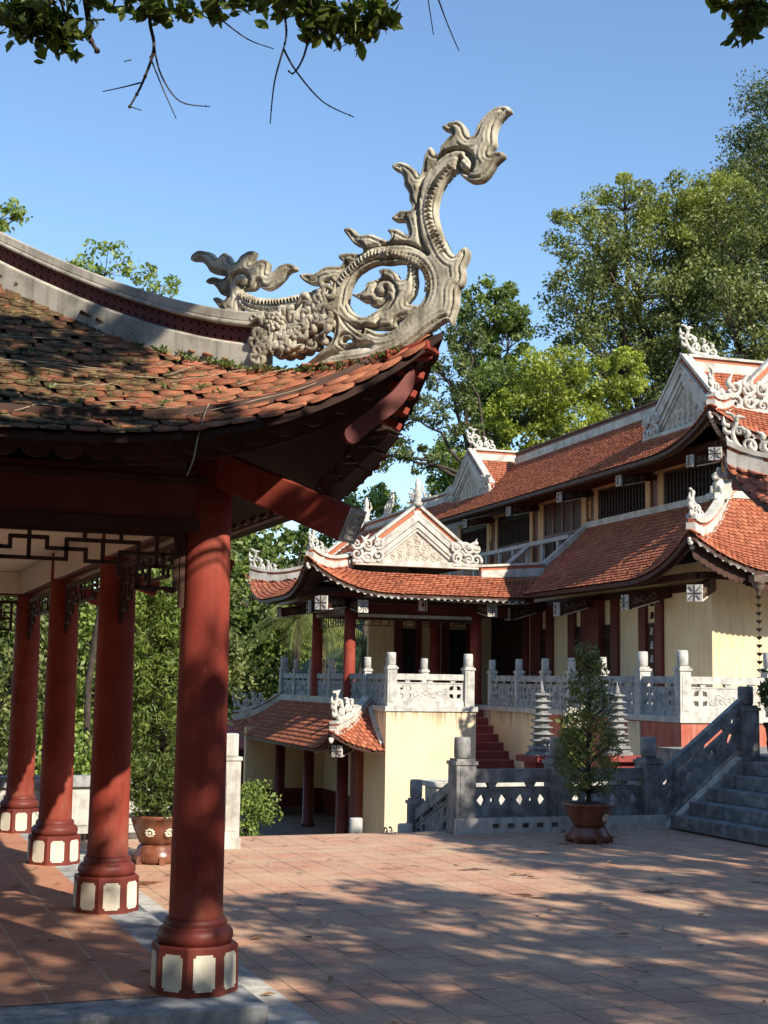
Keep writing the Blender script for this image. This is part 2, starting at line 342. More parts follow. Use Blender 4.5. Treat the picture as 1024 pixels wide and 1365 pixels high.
# ------------------------------------------------------------------ roofs
class Roof:
    """hipped roof over the plan rectangle x0..x1, y0..y1 with upturned corners"""
    def __init__(s, x0, x1, y0, y1, ze, k1, k2, L, E, p=2.8, g=6.0):
        s.x0, s.x1, s.y0, s.y1, s.ze, s.k1, s.k2, s.L, s.E, s.p, s.g = x0, x1, y0, y1, ze, k1, k2, L, E, p, g
    def h(s, e, d):
        e = np.asarray(e, float); d = np.asarray(d, float); e = np.maximum(e, np.minimum(d, s.g))
        return s.ze + s.k1 * d + s.k2 * d * d + s.L * np.clip(1 - e / s.E, 0, 1) ** s.p * np.clip(1 - d / s.g, 0, 1) ** 2
    def side(s, k):
        """origin, along, inward, length; k in S (facing -y), W (facing -x), N, E"""
        return {'S': ((s.x0, s.y0), (1, 0), (0, 1), s.x1 - s.x0), 'W': ((s.x0, s.y1), (0, -1), (1, 0), s.y1 - s.y0),
                'N': ((s.x1, s.y1), (-1, 0), (0, -1), s.x1 - s.x0), 'E': ((s.x1, s.y0), (0, 1), (-1, 0), s.y1 - s.y0)}[k]
    def pt(s, k, t, d, dz=0.):
        o, a, i, S = s.side(k); t = np.asarray(t, float); d = np.asarray(d, float)
        z = s.h(np.minimum(t, S - t), d) + dz
        return np.stack([o[0] + a[0] * t + i[0] * d, o[1] + a[1] * t + i[1] * d, z], -1)
    def hip(s, corner, d):
        sx, sy = corner; d = np.asarray(d, float)
        x = (s.x0 + d) if sx < 0 else (s.x1 - d); y = (s.y0 + d) if sy < 0 else (s.y1 - d)
        return np.stack([x, y, s.h(d, d)], -1)
def hipclip(S, D): return lambda d: (d, S - d)
TILE2 = np.array([(-.5, 1.), (-.5, .33), (-.43, .17), (-.25, .06), (0., 0.), (.25, .06), (.43, .17), (.5, .33), (.5, 1.)])
def tiles(roof, k, D, clip, tw, tl, thick, jit=0., d0=-.04, lap=1.55, tol=.45):
    """fish-scale tiles on one slope: returns verts and quad faces (each tile an island)"""
    S = roof.side(k)[3]; cs = []; row = 0; d = d0
    while d < D:
        a, b = clip(max(d, 0.)); off = (row % 2) * tw / 2; j0 = math.floor((a - tw * .4) / tw); n = int((b - a) / tw) + 3
        ts = (np.arange(n) + j0) * tw + off; ts = ts[(ts > a - tw * tol) & (ts < b + tw * tol)]
        cs.append(np.stack([ts, np.full(len(ts), d)], -1)); d += tl; row += 1
    C = np.concatenate(cs); n = len(C); k9 = len(TILE2)
    x = TILE2[:, 0] * tw * .98; y = TILE2[:, 1] * tl * lap
    jx = RNG.normal(0, jit, n) * tw; jy = RNG.normal(0, jit, n) * tl; jr = RNG.normal(0, jit * .8, n); jz = np.abs(RNG.normal(0, jit, n)) * thick
    T = C[:, 0:1] + jx[:, None] + x[None] * np.cos(jr)[:, None] - y[None] * np.sin(jr)[:, None]
    Dd = C[:, 1:2] + jy[:, None] + y[None] * np.cos(jr)[:, None] + x[None] * np.sin(jr)[:, None]
    lift = thick * (2.3 - 2.0 * TILE2[:, 1])[None] + jz[:, None] + thick * .35 * (1 - (TILE2[:, 0] * 2) ** 2)[None]
    # height follows the surface; tile faces stay nearly flat
    top = roof.pt(k, np.clip(T, 0, S), np.maximum(Dd, 0), 0.); o, a_, i_, _ = roof.side(k)
    top[..., 0] = o[0] + a_[0] * T + i_[0] * Dd; top[..., 1] = o[1] + a_[1] * T + i_[1] * Dd
    top[..., 2] += np.minimum(Dd, 0) * roof.k1 + lift
    bot = top.copy(); bot[..., 2] -= thick
    V = np.concatenate([top, bot], 1).reshape(-1, 3); base = (np.arange(n) * 2 * k9)[:, None]
    q = [(0, 1, 7, 8), (1, 2, 6, 7), (2, 3, 5, 6), (3, 4, 5, 5)] + [(i + 1, i, k9 + i, k9 + i + 1) for i in range(0, 8)]
    q += [(k9 + 8, k9 + 7, k9 + 1, k9 + 0)]
    q[3] = (3, 4, 5, 3)
    tri = q.pop(3)
    F = np.concatenate([base + np.array(f)[None] for f in q])
    F3 = base + np.array((3, 4, 5))[None]
    return V, F, F3
def build_tiles(name, roof, specs, mat, parent, tw, tl, thick, jit, tol=.45):
    Vs = []; F4 = []; F3 = []; nb = 0
    for (k, D, clip) in specs:
        V, F, T = tiles(roof, k, D, clip, tw, tl, thick, jit, tol=tol); Vs.append(V); F4.append(F + nb); F3.append(T + nb); nb += len(V)
    V = np.concatenate(Vs); F4 = np.concatenate(F4); F3 = np.concatenate(F3)
    me = bpy.data.meshes.new(name); off = np.array(OFF[parent.name]); me.vertices.add(len(V)); me.vertices.foreach_set('co', (V - off).astype(np.float32).ravel())
    n4, n3 = len(F4), len(F3); me.loops.add(n4 * 4 + n3 * 3)
    me.loops.foreach_set('vertex_index', np.concatenate([F4.ravel(), F3.ravel()]).astype(np.int32))
    me.polygons.add(n4 + n3); me.polygons.foreach_set('loop_start', np.concatenate([np.arange(n4) * 4, n4 * 4 + np.arange(n3) * 3]).astype(np.int32))
    me.materials.append(MATS[mat]); me.update(calc_edges=True); me.validate()
    o = bpy.data.objects.new(name, me); COL.objects.link(o); place(o, parent, tuple(off)); return o
def deck(mb, roof, k, D, clip, top=-.015, bot=-.10, nt=40, nd=10, mi=0, d0=.0):
    """boards under the tiles: upper and lower skins plus the edge at the eave"""
    A = []; B = []
    for j in range(nd + 1):
        d = d0 + (D - d0) * j / nd; a, b = clip(d); t = np.linspace(a, b, nt + 1)
        A.append([tuple(p) for p in roof.pt(k, t, np.full(nt + 1, d), top)]); B.append([tuple(p) for p in roof.pt(k, t, np.full(nt + 1, d), bot)])
    mb.strip(A, mi); mb.strip([list(reversed(r)) for r in B], mi); mb.strip([B[0], A[0]], mi)
def fascia(mb, roof, k, inset, z1, z0, t, pitch, depth, mi=0, a=None, b=None, tri=False):
    """scalloped eave board: hangs under the eave edge, follows its curve"""
    o, al, iw, S = roof.side(k); a = inset if a is None else a; b = S - inset if b is None else b
    n = max(1, round((b - a) / pitch)); step = (b - a) / n
    for q in range(n):
        s0 = a + q * step; m = 2 if tri else 6
        prof = []
        for j in range(m + 1):
            f = j / m; prof.append((s0 + f * step, depth * ((1 - abs(2 * f - 1)) if tri else math.sin(PI * f) ** .7)))
        up = [roof.pt(k, s, inset, z1) for s, _ in prof]; lo = [roof.pt(k, s, inset, z0 - dd) for s, dd in prof]; k2 = len(prof)
        nv = np.array([iw[0], iw[1], 0]) * t
        vs = [tuple(p) for p in up] + [tuple(p) for p in lo] + [tuple(p + nv) for p in up] + [tuple(p + nv) for p in lo]
        fs = []
        for j in range(k2 - 1):
            fs.append((k2 + j, k2 + j + 1, j + 1, j)); fs.append((2 * k2 + j, 2 * k2 + j + 1, 3 * k2 + j + 1, 3 * k2 + j)); fs.append((3 * k2 + j, 3 * k2 + j + 1, k2 + j + 1, k2 + j))
        mb.add(vs, fs, mi)
def ridge_sweep(mb, path, layers, side):
    """stacked ridge courses: layers of (z0, z1, half width, material index)"""
    for (z0, z1, w, mi) in layers: mb.sweep(path, [(-w, z0), (w, z0), (w, z1), (-w, z1)], side, mi)
# ------------------------------------------------------------------ carved scroll ornaments
def spiral(cx, cy, r, turns, a0, sgn=1, n=18, end=.18):
    return [(cx + r * (1 - (1 - end) * i / n) * math.cos(a0 + sgn * turns * 2 * PI * i / n), cy + r * (1 - (1 - end) * i / n) * math.sin(a0 + sgn * turns * 2 * PI * i / n)) for i in range(n + 1)]
def map2(o, ex, ez, nn):
    o = Vector(o); ex = Vector(ex); ez = Vector(ez); nn = Vector(nn)
    return lambda x, y, q=0.: o + ex * x + ez * y + nn * q
def ribbon(mb, fn, pts, w, nn, thick=1.6, mi=0, n=6):
    k = len(pts); ws = w if hasattr(w, '__len__') else [w * (1 - .55 * i / (k - 1)) for i in range(k)]
    mb.tube([fn(*p) for p in pts], ws, n, mi, True, (nn, thick))
def flame2(mb, fn, base, tip, bend, w, nn, mi=0):
    b = np.array(base); t = np.array(tip); pr = np.array([-(t - b)[1], (t - b)[0]])
    pts = [tuple(b + (t - b) * f + pr * bend * math.sin(f * PI * 1.35)) for f in np.linspace(0, 1, 9)]
    mb.tube([fn(*p) for p in pts], [w * (.75 + .5 * math.sin(PI * f)) * (1 - f ** 2 * .92) for f in np.linspace(0, 1, 9)], 6, mi, True, (nn, 1.0))
def cloud_tail(mb, fn, s, nn, mi=0):
    """openwork dragon-tail finial: body sweeps in from +x, rises at x=0; about 1.5 s long and 1.2 s tall"""
    def P(l): return [(x * s, y * s) for x, y in l]
    body = spline(P([(1.5, .10), (1.2, .08), (.85, .16), (.5, .20), (.22, .42), (.12, .72), (.22, .98), (.12, 1.18), (-.06, 1.22)]), 4)
    mb.tube([fn(*p) for p in body], [s * .11 * (1 - .6 * i / (len(body) - 1)) for i in range(len(body))], 6, mi, True, (nn, .9))
    for (cx, cy, r, tu, a0, sg) in [(.52, .42, .21, 1.3, -1.6, 1), (.92, .40, .20, 1.3, -1.6, 1), (1.25, .30, .17, 1.2, -1.6, 1), (.30, .76, .14, 1.1, -.4, 1)]:
        ribbon(mb, fn, P(spiral(cx, cy, r, tu, a0, sg)), s * .062, nn, .9, mi)
    for (b, t, bd) in [((.7, .30), (.58, .62), .3), ((1.05, .28), (.98, .66), .3), ((.05, .9), (-.16, 1.08), .3), ((.1, .72), (-.16, .92), .3), ((.16, .5), (-.1, .6), .3), ((.45, .6), (.40, .92), -.3), ((.85, .58), (.78, .84), -.3), ((1.2, .45), (1.18, .68), -.3), ((.22, 1.0), (.42, 1.2), .25)]:
        flame2(mb, fn, (b[0] * s, b[1] * s), (t[0] * s, t[1] * s), bd, s * .07, nn, mi)
def cloud_block(mb, fn, w, h, nn, mi=0, seed=1):
    """openwork block of curling clouds, w wide and h tall, for the feet of gables"""
    rr = random.Random(seed)
    for i in range(3):
        for j in range(2):
            r = min(w / 3, h / 2) * .56; cx = w * (i + .5) / 3 + rr.uniform(-.06, .06) * w; cy = h * (j + .5) / 2 + rr.uniform(-.05, .05) * h
            ribbon(mb, fn, spiral(cx, cy, r, 1.35, rr.uniform(0, 6.28), rr.choice((-1, 1))), r * .32, nn, 1.3, mi)
    for i in range(5):
        x = w * (i + .5) / 5; flame2(mb, fn, (x, h * .7), (x + rr.uniform(-.15, .15) * w, h * rr.uniform(1.0, 1.25)), rr.choice((-.3, .3)), w * .07, nn, mi)
    mb.bar(fn(0, .02 * h), fn(w, .02 * h), .05, h * .12, mi)
def gable(parent, fn, nn, w, h, zbase=0., cols=('trim_white', 'tile_new', 'gable_carved'), apex=True, seed=3, foot=.36):
    """triangular gable end: moulded rakes, carved panel, ridge courses and cloud blocks; fn maps (x, y, out)"""
    g = MB()
    def tri(w_, h_, y0): return [(-w_, y0), (w_, y0), (0, y0 + h_)]
    k = h / w; c = math.cos(math.atan(k))
    def band(o0, o1, q0, q1, mi):
        # frame between two nested triangles, offsets measured square to the rakes
        def T(o): hh = h - o / c; return [(-hh / k, 0.), (0., hh), (hh / k, 0.)]
        A = T(o0); B = T(o1)
        for i in (0, 1):
            vs = [fn(*A[i], q1), fn(*A[i + 1], q1), fn(*B[i + 1], q1), fn(*B[i], q1), fn(*A[i], q0), fn(*A[i + 1], q0), fn(*B[i + 1], q0), fn(*B[i], q0)]
            g.add(vs, [(0, 1, 2, 3), (3, 2, 6, 7), (1, 0, 4, 5), (0, 3, 7, 4), (2, 1, 5, 6)], mi)
    band(.0, .11, -.12, .10, 0); band(.11, .135, -.12, .045, 2); band(.135, .23, -.12, .07, 0); band(.23, .25, -.12, .02, 2); band(.25, .30, -.12, .045, 0)
    hh = h - .30 / c; g.add([fn(-hh / k, 0, 0.), fn(hh / k, 0, 0.), fn(0, hh, 0.)], [(0, 1, 2)], 2)
    g.add([fn(-w, 0, -.12), fn(w, 0, -.12), fn(0, h, -.12)], [(2, 1, 0)], 0)
    # carved clouds on the panel
    rr = random.Random(seed); iw = hh / k
    for i in range(9):
        x = (i - 4) / 4.6 * iw; y = .07
        while y < hh * (1 - abs(x) / iw) - .10:
            ribbon(g, lambda a, b, q=0.: fn(a, b, .005), spiral(x + rr.uniform(-.03, .03), y, .065, 1.2, rr.uniform(0, 6.28), rr.choice((-1, 1)), 12), .014, nn, 1.0, 2, 5); y += .12
    g.bar(fn(-w - .12, -.06, .0), fn(w + .12, -.06, .0), .22, .13, 0)
    o = g.build('gable', [cols[0], cols[1], cols[2]], parent)
    r = MB()
    for sx in (-1, 1):
        ex = (-1) ** 0
        for (z0, z1, hw, mi) in [(.0, .05, .13, 0), (.05, .15, .05, 1), (.15, .21, .10, 0)]:
            p = fn(sx * (w + .02), .0 + (z0 + z1) / 2 / c, -.02); q = fn(0, h + (z0 + z1) / 2 / c, -.02)
            r.bar(p, q, hw * 2, (z1 - z0) , mi, up=fn(sx * k, 1., 0) - fn(0, 0, 0))
    r.build('verge', [cols[0], cols[1]], o)
    for sx in (-1, 1):
        b = MB(); W = foot * 1.35
        f2 = (lambda x, y, q=0., sx=sx: fn(sx * (w + .18 - x), y - .05, .10 + q))
        cloud_block(b, f2, W, foot, nn, 0, seed + sx); b.build('cloud_ornament', ['ornament_white'], o)
    return o
D_MAIN=[[-0.019,4.354],[0.017,4.444],[0.041,4.542],[0.033,4.627],[0.007,4.702],[-0.037,4.756],[-0.077,4.777],[-0.109,4.742],[-0.153,4.706],[-0.189,4.693],[-0.241,4.699],[-0.284,4.74],[-0.315,4.787],[-0.366,4.827],[-0.34,4.854],[-0.301,4.853],[-0.282,4.845],[-0.288,4.87],[-0.311,4.899],[-0.309,4.959],[-0.326,5.017],[-0.369,5.062],[-0.401,5.083],[-0.386,5.107],[-0.343,5.119],[-0.291,5.109],[-0.238,5.069],[-0.203,5.027],[-0.186,4.978],[-0.16,4.969],[-0.142,4.993],[-0.128,5.034],[-0.088,5.071],[-0.043,5.073],[0.011,5.053],[0.004,5.034],[-0.025,5.019],[-0.044,4.999],[-0.013,4.969],[0.019,4.934],[0.027,4.9],[0.052,4.891],[0.068,4.924],[0.084,4.942],[0.104,4.92],[0.122,4.883],[0.13,4.823],[0.148,4.777],[0.171,4.811],[0.208,4.847],[0.255,4.874],[0.296,4.877],[0.321,4.863],[0.31,4.839],[0.272,4.816],[0.249,4.778],[0.243,4.733],[0.215,4.686],[0.21,4.641],[0.191,4.6],[0.204,4.58],[0.26,4.586],[0.296,4.569],[0.319,4.548],[0.295,4.528],[0.24,4.519],[0.221,4.477],[0.213,4.437],[0.234,4.448],[0.285,4.48],[0.332,4.486],[0.343,4.476],[0.322,4.446],[0.326,4.424],[0.349,4.405],[0.345,4.418],[0.405,4.447],[0.453,4.47],[0.523,4.474],[0.566,4.515],[0.604,4.527],[0.625,4.513],[0.594,4.469],[0.555,4.421],[0.512,4.398],[0.497,4.37],[0.525,4.357],[0.554,4.369],[0.63,4.374],[0.654,4.361],[0.648,4.343],[0.624,4.321],[0.638,4.302],[0.666,4.302],[0.743,4.304],[0.809,4.273],[0.877,4.281],[0.911,4.269],[0.866,4.224],[0.808,4.205],[0.75,4.214],[0.722,4.218],[0.704,4.19],[0.72,4.138],[0.747,4.079],[0.717,4.024],[0.678,3.985],[0.668,3.932],[0.69,3.855],[0.769,3.792],[0.863,3.725],[0.882,3.704],[0.786,3.688],[0.47,3.697],[0.33,3.727],[0.222,3.766],[0.136,3.82],[0.051,3.874],[-0.027,3.911],[-0.055,3.885],[-0.076,3.943],[-0.093,4.003],[-0.095,4.083],[-0.12,4.108],[-0.133,4.161],[-0.126,4.209],[-0.15,4.254],[-0.155,4.297],[-0.139,4.324],[-0.107,4.316],[-0.079,4.285],[-0.051,4.302]]
D_HOLE=[[0.582,4.151],[0.569,4.185],[0.532,4.234],[0.467,4.27],[0.403,4.285],[0.34,4.276],[0.273,4.276],[0.215,4.266],[0.164,4.244],[0.127,4.209],[0.101,4.158],[0.097,4.103],[0.111,4.056],[0.139,4.018],[0.203,3.969],[0.275,3.901],[0.304,3.886],[0.384,3.876],[0.474,3.918],[0.488,3.881],[0.564,3.94],[0.603,4.004],[0.595,4.073]]
D_HOLE2=[[0.614,3.84],[0.605,3.861],[0.586,3.865],[0.567,3.855],[0.557,3.837]]
D_SCROLL=[[0.643,4.104],[0.595,4.073],[0.566,4.027],[0.518,3.992],[0.475,3.981],[0.409,4.009],[0.354,4.046],[0.332,4.071],[0.372,4.041],[0.417,4.032],[0.446,4.044],[0.447,4.065],[0.484,4.065],[0.522,4.09],[0.568,4.122],[0.523,4.125],[0.486,4.145],[0.471,4.182],[0.42,4.194],[0.383,4.208],[0.395,4.248],[0.361,4.256],[0.317,4.243],[0.28,4.211],[0.265,4.182],[0.228,4.181],[0.218,4.225],[0.219,4.274],[0.168,4.268],[0.163,4.206],[0.157,4.15],[0.169,4.089],[0.197,4.051],[0.211,4.032],[0.153,4.019],[0.128,4.01],[0.167,3.98],[0.225,3.951],[0.275,3.935],[0.282,3.901],[0.34,3.893],[0.407,3.899],[0.474,3.908],[0.525,3.884],[0.601,3.926],[0.659,3.983],[0.679,4.038]]
D_FLAME=[[1.395,4.07],[1.442,4.116],[1.49,4.171],[1.501,4.19],[1.471,4.196],[1.424,4.173],[1.409,4.199],[1.446,4.212],[1.478,4.256],[1.515,4.288],[1.552,4.296],[1.542,4.318],[1.501,4.325],[1.439,4.307],[1.419,4.324],[1.46,4.337],[1.523,4.358],[1.556,4.403],[1.599,4.435],[1.662,4.447],[1.665,4.475],[1.622,4.503],[1.569,4.495],[1.517,4.477],[1.484,4.441],[1.434,4.47],[1.392,4.444],[1.37,4.405],[1.34,4.407],[1.31,4.44],[1.26,4.46],[1.215,4.452],[1.219,4.421],[1.248,4.378],[1.198,4.396],[1.148,4.395],[1.117,4.364],[1.125,4.311],[1.086,4.32],[1.047,4.347],[0.988,4.355],[0.938,4.331],[0.938,4.309],[0.986,4.296],[1.024,4.255],[1.073,4.22],[1.122,4.204],[1.173,4.225],[1.183,4.254],[1.212,4.22],[1.253,4.214],[1.293,4.219],[1.262,4.198],[1.211,4.17],[1.29,4.138],[1.289,4.092],[1.266,4.063]]
D_STRIP=[[1.334,4.228],[1.282,4.2],[1.211,4.166],[1.13,4.149],[1.051,4.143],[0.972,4.147],[0.885,4.156],[0.798,4.174],[0.741,4.19],[0.721,4.18],[0.729,4.101],[0.747,4.05],[0.833,4.036],[0.93,4.032],[1.028,4.036],[1.127,4.048],[1.208,4.068],[1.279,4.1],[1.321,4.15]]
L_STEM_TEETH=[[-0.072,4.812],[-0.019,4.776],[0.034,4.714],[0.069,4.641],[0.082,4.564],[0.072,4.485],[0.039,4.404],[0.043,4.426],[0.014,4.368],[-0.015,4.31]]
L_RING_TEETH=[[0.644,4.175],[0.598,4.232],[0.533,4.286],[0.469,4.327],[0.385,4.349],[0.311,4.349],[0.341,4.334],[0.274,4.334],[0.223,4.316],[0.179,4.29],[0.128,4.257],[0.091,4.198],[0.077,4.142],[0.082,4.081]]
L_STEM_RIB=[[-0.179,4.772],[-0.187,4.822],[-0.152,4.875],[-0.089,4.897],[-0.018,4.885],[0.045,4.846],[0.116,4.76],[0.146,4.651],[0.149,4.529],[0.129,4.397],[0.115,4.359],[0.085,4.304]]
L_RING_RIB=[[0.679,4.029],[0.7,4.11],[0.692,4.162],[0.646,4.245],[0.572,4.317],[0.469,4.376],[0.358,4.394],[0.305,4.389],[0.216,4.379],[0.143,4.345],[0.085,4.304]]
L_STRIP_TEETH=[[1.313,4.208],[1.21,4.148],[1.11,4.127],[1.031,4.121],[0.942,4.126],[0.855,4.135],[0.759,4.157]]
L_SCROLL_RIB=[[0.64,3.982],[0.564,3.935],[0.47,3.91],[0.396,3.916],[0.386,3.973],[0.321,4.022],[0.278,4.087],[0.286,4.143],[0.323,4.181],[0.375,4.186],[0.411,4.155],[0.407,4.113],[0.373,4.089],[0.344,4.107],[0.348,4.139]]
L_TAIL_EYE=[[-0.143,4.863],[-0.179,4.815],[-0.17,4.764],[-0.126,4.762],[-0.09,4.801],[-0.108,4.842]]
L_FLAME_RIB=[[1.384,4.192],[1.386,4.256],[1.357,4.308],[1.307,4.33],[1.255,4.302],[1.249,4.26],[1.284,4.237],[1.32,4.258]]
L_WING_FOLD=[[0.834,3.718],[0.711,3.761],[0.58,3.802],[0.44,3.808]]
L_FLOWER=[[1.186,4.018,0.018],[1.149,3.975,0.017],[1.026,3.986,0.032],[1.084,3.933,0.023],[0.928,3.973,0.025],[0.926,3.893,0.028],[0.859,3.922,0.021],[1.17,3.851,0.023],[1.169,3.789,0.025],[1.081,3.839,0.028],[0.992,3.81,0.03],[0.954,3.869,0.023],[0.871,4.02,0.032],[0.804,4.041,0.033],[0.717,4.006,0.038],[0.692,3.951,0.03],[0.782,3.933,0.025],[0.809,3.847,0.028],[0.866,3.826,0.028],[0.923,3.804,0.025],[0.752,3.878,0.028],[0.723,3.849,0.021],[1.024,3.901,0.02],[0.774,3.994,0.023]]
LATTICE=[[[0.781,2.609],[0.835,2.607],[0.835,2.671],[1.037,2.671],[1.042,2.612],[1.254,2.611],[1.26,2.547],[1.44,2.548],[1.447,2.477],[1.565,2.475]],[[0.784,2.553],[1.145,2.549],[1.143,2.666],[1.554,2.671],[1.555,2.546]],[[0.938,2.729],[0.935,2.553]],[[1.246,2.731],[1.249,2.674]],[[1.35,2.672],[1.351,2.558]],[[1.452,2.728],[1.45,2.67]],[[1.447,2.477],[1.452,2.606],[1.675,2.607]],[[1.659,2.732],[1.654,2.587],[1.656,2.536]],[[1.545,2.41],[1.545,2.534],[1.765,2.538]],[[1.545,2.41],[1.777,2.416]],[[1.62,2.535],[1.62,2.413]],[[1.697,2.603],[1.7,2.538]],[[1.675,2.607],[1.763,2.606]]]
TWIGS=[[[[1.068,5.685,4.822],[1.076,5.699,4.694],[1.098,5.705,4.582],[1.061,5.738,4.437],[1.016,5.769,4.334]],0.01],[[[1.097,5.704,4.598],[1.134,5.706,4.471],[1.216,5.689,4.36],[1.338,5.644,4.339]],0.005],[[[1.084,5.715,4.55],[1.147,5.709,4.407],[1.205,5.702,4.286]],0.004],[[[1.055,5.74,4.437],[0.987,5.769,4.417],[0.904,5.804,4.396]],0.004],[[[1.016,5.769,4.334],[1.062,5.753,4.319]],0.003],[[[1.595,5.482,4.831],[1.625,5.491,4.671],[1.618,5.504,4.591]],0.007],[[[1.618,5.504,4.591],[1.59,5.534,4.446],[1.583,5.559,4.27]],0.005],[[[1.618,5.504,4.591],[1.675,5.495,4.496],[1.788,5.468,4.369],[1.918,5.426,4.304]],0.005],[[[1.724,5.451,4.689],[1.701,5.476,4.56],[1.666,5.499,4.489],[1.642,5.507,4.498]],0.006],[[[2.222,5.242,4.826],[2.274,5.238,4.698],[2.323,5.233,4.593]],0.004],[[[2.183,5.257,4.825],[2.216,5.265,4.662]],0.003],[[[1.352,5.59,4.718],[1.471,5.555,4.63],[1.579,5.519,4.59]],0.004],[[[0.807,5.787,4.811],[0.824,5.792,4.722],[0.839,5.799,4.626],[0.876,5.793,4.562]],0.016],[[[0.835,5.791,4.699],[0.889,5.77,4.704]],0.007],[[[1.01,5.745,4.533],[0.983,5.756,4.526]],0.003],[[[1.918,5.374,4.708],[1.912,5.395,4.564]],0.003],[[[1.916,5.383,4.644],[1.82,5.427,4.585]],0.003]]
HANG=[[0.531,5.902,4.742,0.135,0.071],[0.654,5.861,4.693,0.161,0.097],[0.688,5.855,4.639,0.097,0.071],[0.551,5.905,4.659,0.071,0.045],[0.763,5.826,4.64,0.065,0.045],[0.996,5.72,4.773,0.071,0.045],[1.162,5.657,4.766,0.161,0.039],[1.089,5.69,4.726,0.071,0.039],[1.372,5.574,4.785,0.097,0.032],[1.734,5.436,4.769,0.161,0.045],[1.643,5.47,4.784,0.097,0.052],[1.797,5.418,4.722,0.129,0.077],[1.889,5.387,4.692,0.116,0.071],[1.992,5.341,4.742,0.071,0.071],[2.025,5.335,4.694,0.039,0.039],[1.741,5.448,4.657,0.058,0.045],[1.49,5.524,4.816,0.194,0.032],[0.829,5.78,4.802,0.194,0.039],[3.434,4.779,4.805,0.09,0.039],[3.468,4.775,4.735,0.065,0.039],[3.456,4.787,4.677,0.045,0.026],[3.525,4.746,4.784,0.058,0.052],[3.357,4.806,4.823,0.032,0.026]]
# ================================================================== setting: ground
use_world()
g = MB(); g.add([(-40, -30, 0), (30, -30, 0), (30, 16.72, 0), (-40, 16.72, 0)], [(0, 1, 2, 3)])
g.add([(-40, 16.72, -1.4), (30, 16.72, -1.4), (30, 16.72, 0), (-40, 16.72, 0)], [(0, 1, 2, 3)])
struct(g.build('courtyard', ['paving_court']))
g = MB(); g.add([(-2.9, 7.40, .004), (2.60, 7.40, .004), (2.60, 17.0 - .3, .004), (-2.9, 16.7, .004)], [(0, 1, 2, 3)]); struct(g.build('stone_path', ['granite_pale']))
g = MB(); g.add([(-60, 16.72, -1.4), (90, 16.72, -1.4), (90, 45, -1.4), (-60, 45, -1.4)], [(0, 1, 2, 3)]); struct(g.build('lower_yard', ['yard_dark']))
# one great sheet of earth with a wooded hill rising behind the temple
xs = np.linspace(-420, 420, 85); ys = np.linspace(-300, 540, 85); rows = []
for y in ys:
    row = []
    for x in xs:
        d = max(0., (y - 42) * .8 + (x - 22) * .35)
        h = -1.43 + 16 * (1 - math.exp(-(d / 45) ** 2)) * (1 if y > 42 else 0) * max(0, min(1, (x + 5) / 40)) + (1.0 * math.sin(x * .11) * math.cos(y * .09) if y > 55 else 0)
        row.append((x, y, h))
    rows.append(row)
g = MB(); g.strip(rows); struct(g.build('hillside', ['hill_green']))
# ================================================================== the near pavilion
pav = thing('red_column_pavilion', 'near open pavilion with red columns, mossy tiles and great stone dragon tail', 'pavilion', (0, 12.2, 0))
fl = MB(); fl.add([(-2.6, 7.86, .154), (1.94, 7.86, .154), (1.94, 16.6, .154), (-2.6, 16.6, .154)], [(0, 1, 2, 3)]); fl.build('tile_floor', ['paving_platform'], pav)
kb = MB(); kb.box(-2.94, 2.26, 7.50, 16.95, 0.0, .15); kb.build('stone_kerb', ['granite'], pav, .012)
COLY = [8.0, 10.85, 13.65, 16.45]; CX = 1.965; CXL = -2.62
cm = MB(); prof = [(.156, .44), (.153, .6), (.150, 1.2), (.145, 1.9), (.139, 2.5), (.136, 3.25)]
cm.lathe((0, 0, 0), prof, 40); col_me = cm.mesh('column', ['paint_red'])
pm = MB()
def octa(r, z): return [(r * math.cos(PI / 8 + i * PI / 4), r * math.sin(PI / 8 + i * PI / 4), z) for i in range(8)]
A = octa(.252, .15); B = octa(.246, .405); Cc = octa(.236, .415)
pm.add(A + B + Cc, [(i, (i + 1) % 8, 8 + (i + 1) % 8, 8 + i) for i in range(8)] + [(8 + i, 8 + (i + 1) % 8, 16 + (i + 1) % 8, 16 + i) for i in range(8)] + [tuple(range(16, 24))], 0)
pm.lathe((0, 0, 0), [(.19, .41), (.205, .42), (.216, .445), (.214, .475), (.198, .498), (.178, .505), (.176, .512), (.180, .522), (.176, .540), (.164, .552), (.154, .556)], 40)
for i in range(8):
    a = i * PI / 4; n = Vector((math.cos(a), math.sin(a), 0)); e = Vector((-math.sin(a), math.cos(a), 0)); ap = .2285
    w, h, c = .062, .098, .014
    out = [(-w + c, -h), (w - c, -h), (w - c, -h + c), (w, -h + c), (w, h - c), (w - c, h - c), (w - c, h), (-w + c, h), (-w + c, h - c), (-w, h - c), (-w, -h + c), (-w + c, -h + c)]
    pm.plate(lambda x, y, q, n=n, e=e: n * (ap + .003 - q - y * .022) + e * x + Vector((0, 0, .277 + y)), out, (), .006, 1)
ped_me = pm.mesh('pedestal', ['paint_dark_red', 'panel_cream'])
for m_ in (0,): ped_me.materials[0] = MATS['paint_maroon']
for x in (CX, CXL):
    for y in COLY:
        c = inst('column', col_me, pav, (x, y, 0))
        p = bpy.data.objects.new('pedestal', ped_me); COL.objects.link(p); p.parent = c
